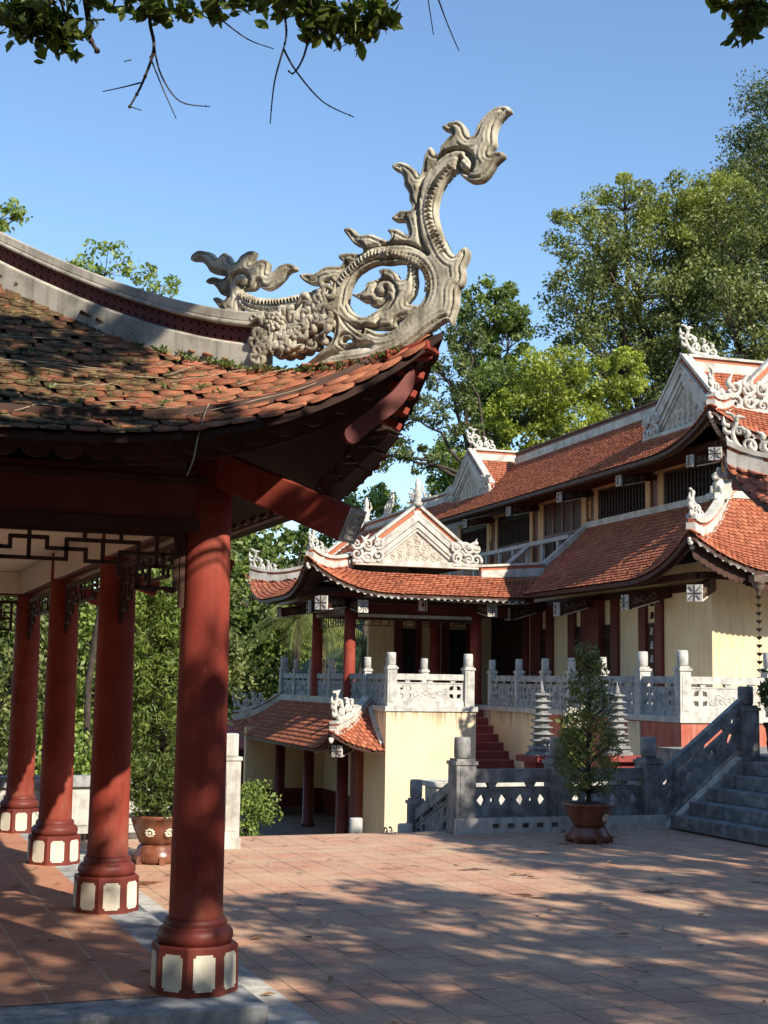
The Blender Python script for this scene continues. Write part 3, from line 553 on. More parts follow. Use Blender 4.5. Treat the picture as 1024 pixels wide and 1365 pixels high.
# beams
for ya, yb in ((7.91, 8.09), (16.36, 16.54)):
    b = MB(); b.box(CXL - .05, CX + .05, ya, yb, 2.80, 3.10); b.build('beam', ['paint_dark_red'], pav, .006)
for x in (CX, CXL):
    b = MB(); b.box(x - .09, x + .09, 8.10, 16.35, 2.80, 3.10); b.build('beam', ['paint_dark_red'], pav, .006)
b = MB(); b.box(CXL - .02, CX + .02, 7.885, 7.908, 2.735, 2.80); b.box(CXL, CX, 7.87, 7.908, 3.01, 3.05); b.build('beam_moulding', ['wood_dark'], pav)
# ceiling and frieze
b = MB(); b.add([(CXL, 8.0, 3.07), (CX, 8.0, 3.07), (CX, 16.4, 3.07), (CXL, 16.4, 3.07)], [(3, 2, 1, 0)]); b.build('ceiling', ['plaster_cream'], pav)
b = MB(); b.box(CXL + .092, CX - .093, 16.33, 16.358, 2.82, 3.065); b.box(CX - .12, CX - .092, 8.10, 16.33, 2.82, 3.065); b.box(CXL + .092, CXL + .12, 8.10, 16.33, 2.82, 3.065); b.build('frieze', ['plaster_cream'], pav)
# fretwork: traced panel by the front column, mirrored to the far end, and stepped panels in the side bays
def fret(name, lines, fn, t, parent, frame):
    m = MB()
    for ln in lines:
        for i in range(len(ln) - 1):
            p, q = ln[i], ln[i + 1]; d = np.array(q) - np.array(p); L = np.hypot(*d) + 1e-6; d = d / L * .008
            w = .018 + .0007 * (i % 3)
            m.bar(fn(p[0] - d[0], p[1] - d[1]), fn(q[0] + d[0], q[1] + d[1]), w, w + .004, 0, up=(0, 0, 1) if abs(d[0]) > abs(d[1]) else fn(1, 0) - fn(0, 0))
    for p, q, w in frame: m.bar(fn(*p), fn(*q), w, w, 0, up=(0, 0, 1) if abs(p[0] - q[0]) > abs(p[1] - q[1]) else fn(1, 0) - fn(0, 0))
    return m.build(name, ['wood_dark'], parent)
def snap(l):
    l = [list(p) for p in l]
    for i in range(len(l) - 1):
        a, b = l[i], l[i + 1]
        if abs(a[0] - b[0]) > abs(a[1] - b[1]): b[1] = a[1]
        else: b[0] = a[0]
    return l
lat = [snap(l) for l in LATTICE]
mid = (CX + CXL) / 2
# carry the meander on to the middle of the bay
ext = [[[.79, 2.61], [.60, 2.61], [.60, 2.67], [.36, 2.67], [.36, 2.61], [.16, 2.61], [.16, 2.67], [-.1, 2.67], [-.1, 2.61], [mid, 2.61]], [[.79, 2.553], [mid, 2.553]], [[.5, 2.73], [.5, 2.553]], [[.05, 2.73], [.05, 2.553]]]
full = lat + ext; mir = [[[2 * mid - x, z] for x, z in l] for l in full]
frm = [((CXL + .14, 2.725), (CX - .14, 2.725), .035), ((CX - .19, 2.73), (CX - .19, 2.40), .03), ((CXL + .19, 2.73), (CXL + .19, 2.40), .03)]
fret('fretwork', full + mir, lambda x, z: Vector((x, 7.97, z)), .02, pav, frm)
fret('fretwork', full + mir, lambda x, z: Vector((x, 16.45, z)), .02, pav, frm)
for k in range(3):
    y0, y1 = COLY[k] + .15, COLY[k + 1] - .15; ym = (y0 + y1) / 2
    half = [[(y0 + .02, 2.40), (y0 + .26, 2.40), (y0 + .26, 2.48), (y0 + .42, 2.48), (y0 + .42, 2.56), (y0 + .68, 2.56), (y0 + .68, 2.62), (y0 + .9, 2.62), (y0 + .9, 2.56), (ym, 2.56)],
            [(y0 + .02, 2.52), (y0 + .16, 2.52), (y0 + .16, 2.60), (y0 + .34, 2.60), (y0 + .34, 2.66), (y0 + .56, 2.66), (y0 + .56, 2.60), (y0 + .68, 2.60)],
            [(y0 + .14, 2.40), (y0 + .14, 2.73)], [(y0 + .30, 2.48), (y0 + .30, 2.73)], [(y0 + .5, 2.56), (y0 + .5, 2.73)], [(y0 + .8, 2.62), (y0 + .8, 2.73)], [(y0 + 1.05, 2.56), (y0 + 1.05, 2.73)], [(y0 + .9, 2.67), (ym, 2.67)]]
    lines = half + [[(2 * ym - y, z) for y, z in l] for l in half]
    for x in (CX, CXL):
        fret('fretwork', lines, lambda y, z, x=x: Vector((x, y, z)), .02, pav, [((y0, 2.74), (y1, 2.74), .04), ((y0 + .015, 2.74), (y0 + .015, 2.30), .028), ((y1 - .015, 2.74), (y1 - .015, 2.30), .028)])
        for yy in (y0 + .05, y1 - .05):
            tag0 = MB(); tag0.lathe((x, yy, 2.33), [(.012, 0), (.026, .015), (.026, .05), (.012, .07)], 10); tag0.build('pendant', ['wood_dark'], pav)
for sx in (1, -1):
    pd = MB(); x0 = mid + sx * (CX - mid - .14)
    pd.box(min(x0, x0 - sx * .03), max(x0, x0 - sx * .03), 7.95, 7.99, 2.30, 2.74)
    for dx in (.08, .19): pd.tube([(x0 - sx * (dx - .04), 7.97, 2.405), (x0 - sx * (dx - .02), 7.97, 2.40), (x0 - sx * (dx + .02), 7.97, 2.40), (x0 - sx * (dx + .04), 7.97, 2.405)], [.008, .017, .017, .008], 8)
    pd.build('pendant', ['wood_dark'], pav)
# roof
RF = Roof(-3.69, 3.05, 7.05, 17.45, 3.12, .50, .05, .75, 2.4, 2.8, 6.)
HW = (RF.x1 - RF.x0) / 2
specs = [(k, HW, hipclip(RF.side(k)[3], HW)) for k in 'SWNE']
roof = build_tiles('roof', RF, specs, 'tile_old', pav, .140, .093, .009, .10, -.22)
d = MB()
for k, D, c in specs: deck(d, RF, k, D, c, -.012, -.05, 60, 14)
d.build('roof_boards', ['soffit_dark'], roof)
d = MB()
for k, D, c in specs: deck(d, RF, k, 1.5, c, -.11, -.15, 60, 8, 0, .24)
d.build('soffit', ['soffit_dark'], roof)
# rafters under the eaves
d = MB()
for k in 'SE':
    S = RF.side(k)[3]; t = .5
    while t < S - .3:
        dm = min(t, S - t, 1.05)
        P0 = RF.pt(k, t, .16, -.085); P1 = RF.pt(k, t, max(.3, dm), -.085); d.bar(tuple(P0), tuple(P1), .05, .06); t += .29
d.build('rafters', ['wood_dark'], roof)
d = MB()
for k in 'SWNE':
    S = RF.side(k)[3]
    fascia(d, RF, k, .22, .05, -.165 if k in 'SN' else -.09, .03, .17 if k in 'SN' else .26, .05 if k in 'SN' else .08)
d.build('scalloped_fascia', ['wood_dark'], pav)
d = MB(); S_ = RF.side('S')[3]; fascia(d, RF, 'S', .36, .02, -.30, .03, .20, .0, 0, S_ - 1.7, S_ - .38); fascia(d, RF, 'E', .36, .02, -.12, .03, .20, .0, 0, .40, 1.7); d.build('corner_board', ['wood_dark'], pav)
d = MB(); fascia(d, RF, 'S', .10, .0, -.075, .03, .24, .0, 0, .3, S_ - .1); d.build('eave_board', ['wood_dark'], pav)
d = MB()
for i in range(5):
    t_ = .12 + i * .115; p = Vector(RF.pt('E', t_, .03, -.045 - .010 * i)); q = Vector(RF.pt('E', t_ + .02, .30, -.02 - .012 * i)); d.bar(p, q, .098, .045, 0)
d.build('stacked_eave_ends', ['paint_red'], pav, .006)
d = MB()
for k in 'SWNE':
    S = RF.side(k)[3]
    A_ = [tuple(p) for p in RF.pt(k, np.linspace(.05, S - .05, 80), np.full(80, .05), -.05)]; B_ = [tuple(p) for p in RF.pt(k, np.linspace(.05, S - .05, 80), np.full(80, .05), -.012)]
    C_ = [tuple(p) for p in RF.pt(k, np.linspace(.05, S - .05, 80), np.full(80, .09), -.06)]
    d.strip([C_, A_, B_], 0)
d.build('eave_board', ['wood_grey'], pav)
# curved board of the turned-up corner with stacked ends, seen from below
d = MB()
for sgn in (1,):
    for i in range(6):
        dd = .04 + i * .10; p = RF.hip((1, -1), dd); q = RF.hip((1, -1), dd + .55)
        p = Vector(p) + Vector((0, 0, -.075 - i * .028)); q = Vector(q) + Vector((0, 0, -.075 - i * .03)); d.bar(p, q, .17 - i * .008, .055, i % 2)
d.build('corner_corbels', ['paint_red', 'wood_dark'], pav, .006)
# carved beam of stacked blocks stepping down and in under the hip
cbm = None
for i, (u, z) in enumerate([(.36, 3.27), (.46, 3.18), (.56, 3.09), (.66, 3.02)]):
    d = MB(); c = Vector((3.05, 7.05, z)) + Vector((-.7071, .7071, 0)) * u; a_ = Vector((-.7071, .7071, -.9)).normalized()
    d.bar(c - a_ * .060, c + a_ * .060, .15 + .03 * (i % 2), .085 + .02 * (i % 2), 0, up=(.7071, -.7071, 0))
    for q in (-.045,): d.bar(c + a_ * q + Vector((.7071, .7071, 0)) * -.093 + Vector((.35, -.35, -.35)) * .0, c + a_ * q + Vector((.7071, .7071, 0)) * .093, .010, .10, 1, up=(.7071, -.7071, 0))
    d.build('carved_corbel', ['wood_dark', 'wood_grey'], pav, .008)
d = MB(); d.plate(lambda x, z, q=0.: Vector((x, 7.2 + q, z)), [tuple(p) for p in spline([(2.915, 3.66), (2.925, 3.56), (2.838, 3.423), (2.705, 3.313), (2.573, 3.201), (2.52, 3.27), (2.658, 3.395), (2.80, 3.518)], 5, True)], (), .05, 0)
for cx_, cz_, r_ in (): ribbon(d, lambda x, z, q=0.: Vector((x, 7.172, z)), spiral(cx_, cz_, r_, 1.2, .6, 1, 12), .007, (0, 1, 0), 1.)
d.build('carved_leaf_board', ['paint_maroon'], pav, .006)
# sloping corner bracket with its carved end
d = MB(); P0 = Vector((1.98, 8.0, 3.00 + .15)); dirv = Vector((.707, -.707, -.42)).normalized(); P1 = P0 + dirv * 1.0
d.bar(P0, P1, .20, .20, 0, up=(0, 0, 1)); d.build('corner_bracket', ['paint_red'], pav, .008)
br = bpy.data.objects['corner_bracket']
d = MB(); sd = dirv.cross(Vector((0, 0, 1))).normalized(); uu = sd.cross(dirv).normalized(); fc = P1 + dirv * .004
fm = lambda x, y, q=0.: fc + sd * x + uu * y + dirv * q
d.plate(fm, [(-.10, -.10), (.10, -.10), (.10, .10), (-.10, .10)], (), .008, 0)
for ln in [[(-.08, -.075), (-.08, .075), (.08, .075), (.08, -.075), (-.08, -.075)], [(-.08, .035), (.045, .035), (.045, -.002), (-.04, -.002), (-.04, -.038), (.08, -.038)], [(-.045, .035), (-.045, .075)], [(.045, -.038), (.045, -.075)], [(0., -.002), (0., .035)]]:
    for i in range(len(ln) - 1): d.bar(fm(*ln[i], .008), fm(*ln[i + 1], .008), .010, .010, 0, up=dirv)
d.build('carved_end', ['granite_pale'], br)
for (yy, xx) in [(10.85, 1), (13.65, 1), (16.45, 1)]:
    d = MB(); P0 = Vector((1.98, yy, 3.06)); d.bar(P0, P0 + Vector((.88, 0, -.30)), .11, .15); d.build('eave_bracket', ['paint_red'], pav, .008)
for xx in (.0,):
    d = MB(); P0 = Vector((-.3, 8.0, 3.06)); d.bar(P0, P0 + Vector((0, -.82, -.26)), .11, .15); d.build('eave_bracket', ['paint_red'], pav, .008)
# hip ridges: cement course, red pierced course, cement cap
side = Vector((.7071, .7071, 0))
def hip_ridge(corner, d0, d1, sd, name='hip_ridge'):
    path = [tuple(RF.hip(corner, x)) for x in np.linspace(d0, d1, 40)]
    m = MB(); ridge_sweep(m, path, [(-.06, .125, .075, 0), (.235, .262, .075, 0), (.262, .325, .062, 0)], sd)
    m.sweep(path, [(-.062, .118), (.062, .118), (.050, .135), (-.050, .135)], sd, 0)
    o = m.build(name, ['ridge_cement'], pav, .008)
    # pierced band: a lattice of small crosses with open cells between
    m = MB(); n = int((d1 - d0) / .040); P = [Vector(RF.hip(corner, x)) for x in np.linspace(d0, d1, n + 1)]
    ok = Vector((0, 0, 1)); nn = Vector(sd)
    for i in range(n):
        for (za, zb, zc, zd) in [(.13, .185, .185, .13), (.185, .235, .235, .185)]:
            m.bar(P[i] + ok * za, P[i + 1] + ok * zb, .05, .022, 0); m.bar(P[i] + ok * zb, P[i + 1] + ok * za, .052, .022, 0)
    m.sweep([tuple(p) for p in P], [(-.024, .174), (.024, .174), (.024, .192), (-.024, .192)], sd, 0)
    m.build('pierced_band', ['paint_dark_red'], o)
    return o
hip_ridge((1, -1), .80, HW - .02, (.7071, .7071, 0)); hip_ridge((-1, -1), .10, HW - .02, (.7071, -.7071, 0)); hip_ridge((1, 1), .10, HW - .02, (.7071, -.7071, 0)); hip_ridge((-1, 1), .10, HW - .02, (.7071, .7071, 0))
m = MB(); zt = float(RF.h(5, HW)); ridge_sweep(m, [(-.32, 10.3, zt), (-.32, 14.2, zt)], [(-.05, .14, .09, 0), (.14, .30, .05, 1), (.30, .40, .10, 0)], (1, 0, 0)); m.build('main_ridge', ['ridge_cement', 'paint_dark_red'], pav)
# ------------------------------------------------------------------ dragon tail: carved relief in the plane of the hip
DU = Vector((-.7071, .7071, 0)); DN = Vector((.7071, .7071, 0)); DO = Vector((3.05, 7.05, 0))
def dmap(u, z, q=0.): return DO + DU * u + Vector((0, 0, z)) - DN * q       # q towards the courtyard front
def seg_dist(P, poly, closed=True):
    A = np.array(poly); Bq = np.roll(A, -1, 0) if closed else A[1:]; A = A if closed else A[:-1]
    best = np.full(len(P), 9.)
    for a, b in zip(A, Bq):
        ab = b - a; t = np.clip(((P - a) @ ab) / (ab @ ab + 1e-12), 0, 1); dd = np.hypot(*(P - a - t[:, None] * ab).T); best = np.minimum(best, dd)
    return best
def relief(name, outer, holes, T, rad, parent, grooves=(), spacing=.0085, rim=.024, mats=('stucco_old',), off=0., per=4, extra=None, post=None):
    oc = [tuple(p) for p in spline(outer, per, True)]; hs = [[tuple(p) for p in spline(h, per, True)] for h in holes]
    def clean(l):
        o = [l[0]]
        for p in l[1:]:
            if math.dist(p, o[-1]) > .004: o.append(p)
        if math.dist(o[0], o[-1]) < .004: o.pop()
        return o
    oc = clean(oc); hs = [clean(h) for h in hs]; loops = [oc] + hs
    a = np.array(oc); x0, y0 = a.min(0); x1, y1 = a.max(0)
    gx, gy = np.meshgrid(np.arange(x0, x1, spacing), np.arange(y0, y1, spacing)); gx = gx + (np.arange(gx.shape[0]) % 2)[:, None] * spacing / 2
    G = np.stack([gx.ravel(), gy.ravel()], -1)
    def inside(P, poly):
        c = np.zeros(len(P), bool); n = len(poly)
        for i in range(n):
            xa, ya = poly[i]; xb, yb = poly[(i + 1) % n]
            cond = ((ya > P[:, 1]) != (yb > P[:, 1]))
            if abs(yb - ya) > 1e-12: c ^= cond & (P[:, 0] < (xb - xa) * (P[:, 1] - ya) / (yb - ya) + xa)
        return c
    msk = inside(G, oc)
    for h in hs: msk &= ~inside(G, h)
    G = G[msk]; db = np.full(len(G), 9.)
    for l in loops: db = np.minimum(db, seg_dist(G, l))
    G = G[db > spacing * .45]
    pts = []; edges = []
    for l in loops:
        b = len(pts); pts += [Vector(p) for p in l]; edges += [(b + i, b + (i + 1) % len(l)) for i in range(len(l))]
    pts += [Vector(p) for p in G]
    V, E_, F, _, _, _ = delaunay_2d_cdt(pts, edges, [], 0, 1e-6)
    P = np.array([(p.x, p.y) for p in V]); F = [f for f in F]
    cen = np.array([P[list(f)].mean(0) for f in F]); keep = inside(cen, oc)
    for h in hs: keep &= ~inside(cen, h)
    F = [f for f, k in zip(F, keep) if k]
    d = np.full(len(P), 9.)
    for l in loops: d = np.minimum(d, seg_dist(P, l))
    t = np.clip(d / rad, 0, 1); H = T * (.40 + .60 * np.sqrt(1 - (1 - t) ** 2))
    if rim: H -= .45 * T * np.exp(-((d - rim) / .0055) ** 2) * (d > .012)
    for (line, w, dep) in grooves: H -= dep * np.exp(-(seg_dist(P, [tuple(p) for p in spline(line, 5)], False) / w) ** 2)
    if extra is not None: H += extra(P, d)
    H += RNG.normal(0, .0006, len(H))
    n = len(P); m = MB()
    m.add([dmap(P[i][0], P[i][1], off + H[i]) for i in range(n)], [tuple(f) for f in F], 0, True)
    m.add([dmap(P[i][0], P[i][1], off - H[i]) for i in range(n)], [tuple(reversed(f)) for f in F], 0, True)
    for l in loops:
        k = len(l); dd = T * .40
        m.add([dmap(p[0], p[1], off + dd) for p in l] + [dmap(p[0], p[1], off - dd) for p in l], [(i, k + i, k + (i + 1) % k, (i + 1) % k) for i in range(k)], 0, False)
    if post: post(m)
    return m.build(name, list(mats), parent)
def stripe(P, d):
    # flowing flutes that run along the flames
    return .0045 * np.sin(d * 230.) * np.clip((d - .03) / .02, 0, 1) * np.clip((.10 - d) / .03, 0, 1)
def teeth(mb, line, n, ln, w, z0, out=1):
    pl = [np.array(p) for p in spline(line, 8)]; cum = np.cumsum([0] + [np.hypot(*(pl[i + 1] - pl[i])) for i in range(len(pl) - 1)])
    for k in range(n):
        s = cum[-1] * (k + .5) / n; i = min(np.searchsorted(cum, s), len(pl) - 1); i = max(i, 1); t = pl[i] - pl[i - 1]; t = t / (np.hypot(*t) + 1e-9); nn = np.array([-t[1], t[0]]) * out
        c = pl[i]; a = c - nn * ln * .5; bq = c + nn * ln * .55 + t * ln * .25
        for sg in (1, -1):
            P = [dmap(a[0] - t[0] * w, a[1] - t[1] * w, sg * z0), dmap(a[0] + t[0] * w, a[1] + t[1] * w, sg * z0), dmap(*bq, sg * (z0 + .002)), dmap(*(c * .6 + a * .4), sg * (z0 + .022)), dmap(*(c * .3 + bq * .7), sg * (z0 + .018))]
            mb.add(P, [(0, 1, 3), (1, 2, 4, 3), (2, 0, 3, 4)], 0, False)
drg = relief('dragon_tail', D_MAIN, [D_HOLE, D_HOLE2], .052, .048, pav, [(L_STEM_RIB, .009, .045), (L_RING_RIB, .009, .045), (L_TAIL_EYE, .011, .05), (L_WING_FOLD, .02, .04)], extra=stripe, post=lambda m: (teeth(m, L_STEM_TEETH, 24, .046, .012, .045, 1), teeth(m, L_RING_TEETH, 36, .044, .011, .045, -1)))
relief('scroll', D_SCROLL, [], .046, .040, drg, [(L_SCROLL_RIB, .009, .04)], spacing=.009, rim=.018, extra=stripe)
relief('flame_crest', D_FLAME, [], .042, .040, drg, [(L_FLAME_RIB, .010, .045)], spacing=.009, rim=.020, extra=stripe)
relief('serpent_back', D_STRIP, [], .050, .05, drg, [], spacing=.010, rim=.03, extra=stripe, post=lambda m: teeth(m, L_STRIP_TEETH, 26, .042, .010, .040, 1))
fm_ = MB(); rr = random.Random(5)
for (u, z, r) in L_FLOWER:
    r = max(r, .018) * 1.15
    for k in range(1):
        a = rr.uniform(0, 6.28); pts = spiral(u + rr.uniform(-.02, .02), z + rr.uniform(-.02, .02), r * 1.25, rr.uniform(.6, 1.1), a, rr.choice((-1, 1)), 12)
        fm_.tube([dmap(p[0], p[1], .06 + .012 * k) for p in pts], [r * .42 * (1 - .5 * i / 12) for i in range(13)], 7, 0, True, (DN, 1.3))
    fm_.blob(dmap(u, z, .045), (r * 1.15, r * 1.15, r * 1.0), 0, 9, 6); fm_.blob(dmap(u, z, -.045), (r * 1.2, r * 1.2, r), 0, 8, 6)
# rosette
for rg, nb in ((.030, 6), (.052, 9)):
    for k in range(nb):
        a = 2 * PI * k / nb; c = (1.026 + rg * math.cos(a), 3.986 + rg * .8 * math.sin(a)); fm_.blob(dmap(c[0], c[1], .095), .017, 0, 7, 5)
for k in range(110):
    u = rr.uniform(.70, 1.17); z = 3.80 + (1.17 - u) * .42 + rr.uniform(-.06, .17)
    f2 = lambda x, y, q=0.: dmap(x, y, .085); a = rr.uniform(0, 6.28); l = rr.uniform(.06, .11)
    flame2(fm_, f2, (u, z), (u + l * math.cos(a), z + l * math.sin(a)), rr.choice((-.4, .4)), .020, DN)
fm_.build('flower_cluster', ['stucco_old'], drg)
# fallen twigs and dry vine on the tiles
tw = MB(); rr = random.Random(21)
def on_roof(x, dd, dz=.05): y = RF.y0 + dd; return Vector((x, y, float(RF.h(min(x - RF.x0, RF.x1 - x), dd)) + dz))
for k in range(30):
    x = rr.uniform(-.6, 2.3); dd = rr.uniform(.1, 1.6); a = rr.uniform(-.5, .6); L = rr.uniform(.25, .9); pts = []
    for i in range(7):
        f = i / 6; xx = x + L * f * math.cos(a) ; d2 = dd + L * f * math.sin(a) * .6 + .03 * math.sin(f * 5 + k)
        if d2 < .02: d2 = .02
        if RF.x1 - xx < d2 + .15: break
        pts.append(on_roof(xx, d2, .030 + .03 * math.sin(f * PI) * rr.uniform(.3, 1.)))
    if len(pts) > 2: tw.tube(pts, [.0036 * (1 - .6 * i / len(pts)) for i in range(len(pts))], 4)
pts = [on_roof(1.78, .25), on_roof(1.72, .1), Vector((1.66, 7.03, 3.15)), Vector((1.63, 6.99, 3.02)), Vector((1.60, 7.0, 2.93))]; tw.tube([tuple(p) for p in spline([tuple(q) for q in pts], 4)], .004, 4)
tag(tw.build('dead_twigs', ['twig']), 'dry pale twigs and vine strewn over the mossy roof tiles', 'twigs')
# little ferns and moss tufts sprouting in the joints along the hip
tf = MB()
for k in range(150):
    if k < 110: dd = rr.uniform(.05, 1.3); x = RF.x1 - dd - rr.uniform(.10, .20); d2 = dd
    else: x = rr.uniform(-.2, 1.9); d2 = rr.uniform(.05, 1.2)
    if RF.x1 - x < d2: continue
    c = on_roof(x, d2, .03); n = rr.randint(3, 5); hh = rr.uniform(.015, .035)
    for q in range(n):
        a = rr.uniform(0, 6.28); e = Vector((math.cos(a), math.sin(a), 0)); w = Vector((-e.y, e.x, 0)) * .006
        tf.add([c - w, c + w, c + e * hh * .7 + Vector((0, 0, hh)) + w * .6, c + e * hh * 1.2 + Vector((0, 0, hh * .8))], [(0, 1, 2), (0, 2, 3)])
o = tf.build('fern_tufts', ['leaf_dark']); tag(o, 'small green ferns and moss sprouting along the stone ridge of the near roof', 'ferns'); o['kind'] = 'stuff'
# ================================================================== the temple hall (its own, slightly turned frame: x across, y deep)
use_hall()
hall = thing('temple_hall', 'two storey temple hall with yellow walls and two tiers of orange tiled roof', 'temple', (4., 8., 1.4))
w = MB(); w.box(0, 9, 0, 18, 1.4, 4.2); w.build('wall', ['plaster_yellow'], hall)
w = MB(); w.box(1.0, 9, 1.0, 16.6, 4.2, 6.75); w.build('upper_wall', ['paint_dark_red'], hall)
RL = Roof(-1.1, 9.4, -1.1, 30, 3.85, .62, .09, .72, 2.6, 2.6, 6.)
SW = RL.side('W')[3]
def clipLW(d): return (30 - min(5.9 + d, 7.0), SW - d)
clipLS = lambda d: (d, 10.5)
lr = build_tiles('lower_roof', RL, [('W', 2.1, clipLW), ('S', 2.1, clipLS)], 'tile_new', hall, .112, .100, .024, .05)
d = MB(); deck(d, RL, 'W', 2.1, clipLW, -.008, -.09, 60, 10); deck(d, RL, 'S', 2.1, clipLS, -.008, -.09, 60, 10); d.build('roof_boards', ['wood_dark'], lr)
RU = Roof(0, 9.4, 0, 17.2, 6.45, .68, .03, .62, 2.6, 2.6, 6.)
SU = 17.2
zW = lambda d: float(RU.h(9, d)); ZF = 8.42
def clipUW(d):
    if d <= 1.0: return (d, SU - d)
    b0 = 2.6 + (ZF - zW(d)) / .75; b1 = 14.6 - (8.30 - zW(d)) / .77; return (SU - b1, SU - b0)
def clipUS(d): return (d if d < 1.0 else 1.0, 9.4)
ur = build_tiles('upper_roof', RU, [('W', 2.3, clipUW), ('S', 2.6, clipUS)], 'tile_new', hall, .112, .100, .024, .05)
d = MB(); deck(d, RU, 'W', 2.3, clipUW, -.008, -.09, 70, 12); deck(d, RU, 'S', 2.6, clipUS, -.008, -.09, 50, 12)
d.add([(1.0, 2.6, ZF), (9, 2.6, ZF), (9, 5.0, ZF - 1.8), (1.0, 5.0, ZF - 1.8)], [(0, 1, 2, 3)]); d.add([(1.0, 14.6, 8.3), (9, 14.6, 8.3), (9, 17.2, 6.5), (1.0, 17.2, 6.5)], [(0, 1, 2, 3)])
d.add([(2.3, 3, zW(2.3)), (2.3, 14.4, zW(2.3)), (5.5, 14.4, 6.3), (5.5, 3, 6.3)], [(0, 1, 2, 3)])
d.build('roof_boards', ['wood_dark'], ur)
RB = Roof(1.0, 9, 12.4, 20, 6.62, .765, 0, 0, 1, 1, 6.)
def clipB(d): return (0., max(0.02, (6.62 + .765 * d - 6.45) / .72 - 1.0))
fb = build_tiles('far_cross_roof', RB, [('S', 2.2, clipB)], 'tile_new', hall, .112, .100, .024, .05)
d = MB(); deck(d, RB, 'S', 2.2, clipB, -.006, -.05, 20, 6); d.build('roof_boards', ['wood_dark'], fb)
for nm, rf, ks in (('lower', RL, (('W', 30 - 5.8, SW - .14), ('S', .14, 10.4))), ('upper', RU, (('W', .14, SU - .14), ('S', .14, 9.3)))):
    d = MB()
    for k, a, b in ks: fascia(d, rf, k, .13, -.03, -.36 if (nm == 'lower' and k == 'S') else -.15, .03, .115, .035, 0, a, b)
    d.build('scalloped_fascia', ['wood_grey' if nm == 'upper' else 'wood_dark'], hall)
    d = MB()
    for k, a, b in ks:
        if k == 'S': fascia(d, rf, k, .0, -.045, -.05, .02, .15, .06, 0, a, b, True)
    d.build('tile_pendants', ['granite_pale'], hall)
# ridges
def hall_hip(rf, corner, d0, d1, parent, s=.62, scale=1., nm='hip_ridge'):
    sd = Vector((.7071, -.7071, 0)) if corner[0] * corner[1] > 0 else Vector((.7071, .7071, 0))
    path = [tuple(rf.hip(corner, x)) for x in np.linspace(d0, d1, 18)]
    m = MB(); ridge_sweep(m, path, [(-.05, .17 * scale, .085, 0), (.17 * scale, .23 * scale, .05, 1), (.23 * scale, .30 * scale, .085, 0)], sd)
    o = m.build(nm, ['trim_white', 'tile_new'], parent)
    t = MB(); p = Vector(rf.hip(corner, d0)); ex = Vector((-corner[0], -corner[1], 0)).normalized(); q = Vector(rf.hip(corner, d0 + .8)); sl = (q.z - p.z) / (q - p).xy.length
    fn = map2(p + Vector((0, 0, .03)), ex + Vector((0, 0, sl)), (0, 0, 1), sd); cloud_tail(t, fn, s, sd); 
    t.bar(fn(-.02, -.05), fn(.9 * s, .10 * s), .14, .13, 0)
    # flower-like cap under the tip
    for k in range(7):
        a = PI + PI * k / 6; t.blob(fn(-.06 + .05 * math.cos(a), -.13 + .07 * math.sin(a)), .035, 0, 7, 5)
    t.build('dragon_tail_ornament', ['ornament_white'], o); return o
hall_hip(RL, (-1, -1), .08, 2.08, hall, .62, 1.15); hall_hip(RU, (-1, -1), .08, 1.05, hall, .60); hall_hip(RU, (-1, 1), .08, 1.0, hall, .5)
# pearls under the hips, coloured pale as if lit, corner boards
for rf in (RL, RU):
    m = MB()
    for i in range(9):
        p = Vector(rf.hip((-1, -1), .06 + i * .085)); m.blob(p + Vector((0, 0, -.17 - i * .045)), .048, 0, 8, 6)
    m.build('pearls', ['granite_pale'], hall)
m = MB(); ridge_sweep(m, [(2.3, 3.4, zW(2.3)), (2.3, 14.2, zW(2.3))], [(-.06, .17, .09, 0), (.17, .26, .05, 1), (.26, .31, .10, 2)], (1, 0, 0)); m.build('main_ridge', ['trim_white', 'paint_dark_red', 'wood_grey'], hall)
for b, z, a0, a1 in ((2.6, ZF, 1.05, 9.0), (14.6, 8.30, 1.05, 3.2)):
    m = MB(); ridge_sweep(m, [(a0, b, z), (a1, b, z)], [(-.06, .16, .09, 0), (.16, .25, .05, 1), (.25, .30, .10, 0)], (0, 1, 0)); m.build('cross_ridge', ['trim_white', 'tile_new'], hall)
m = MB(); m.box(.90, 1.06, 1.0, 7.05, 5.52, 5.66); m.bar((1.0, 7.03, 5.62), (-.15, 7.03, 4.62), .12, .12); m.build('roof_band', ['trim_white'], hall)
m = MB(); m.box(.95, 9, .90, 1.0, 5.52, 5.66); m.build('roof_band', ['trim_white'], hall)
nA = (-1, 0, 0)
gA = gable(hall, lambda x, y, q=0.: Vector((1.0 - q, 2.6 - x, 7.20 + y)), nA, 1.42, 1.27, seed=3, foot=.5)
gB = gable(hall, lambda x, y, q=0.: Vector((1.0 - q, 14.6 - x, 7.16 + y)), nA, 1.55, 1.19, seed=4, foot=.5)
gD = gable(hall, lambda x, y, q=0.: Vector((3.3 + x, 1.25 - q, 7.36 + y)), (0, -1, 0), 1.95, 1.9, seed=5, foot=.62)
for b, z in ((2.6, 8.66), (14.6, 8.52)):
    t = MB(); fn = map2((.97, b, z), (1, 0, 0), (0, 0, 1), (0, 1, 0)); cloud_tail(t, fn, .56, (0, 1, 0)); t.build('dragon_tail_ornament', ['ornament_white'], hall)
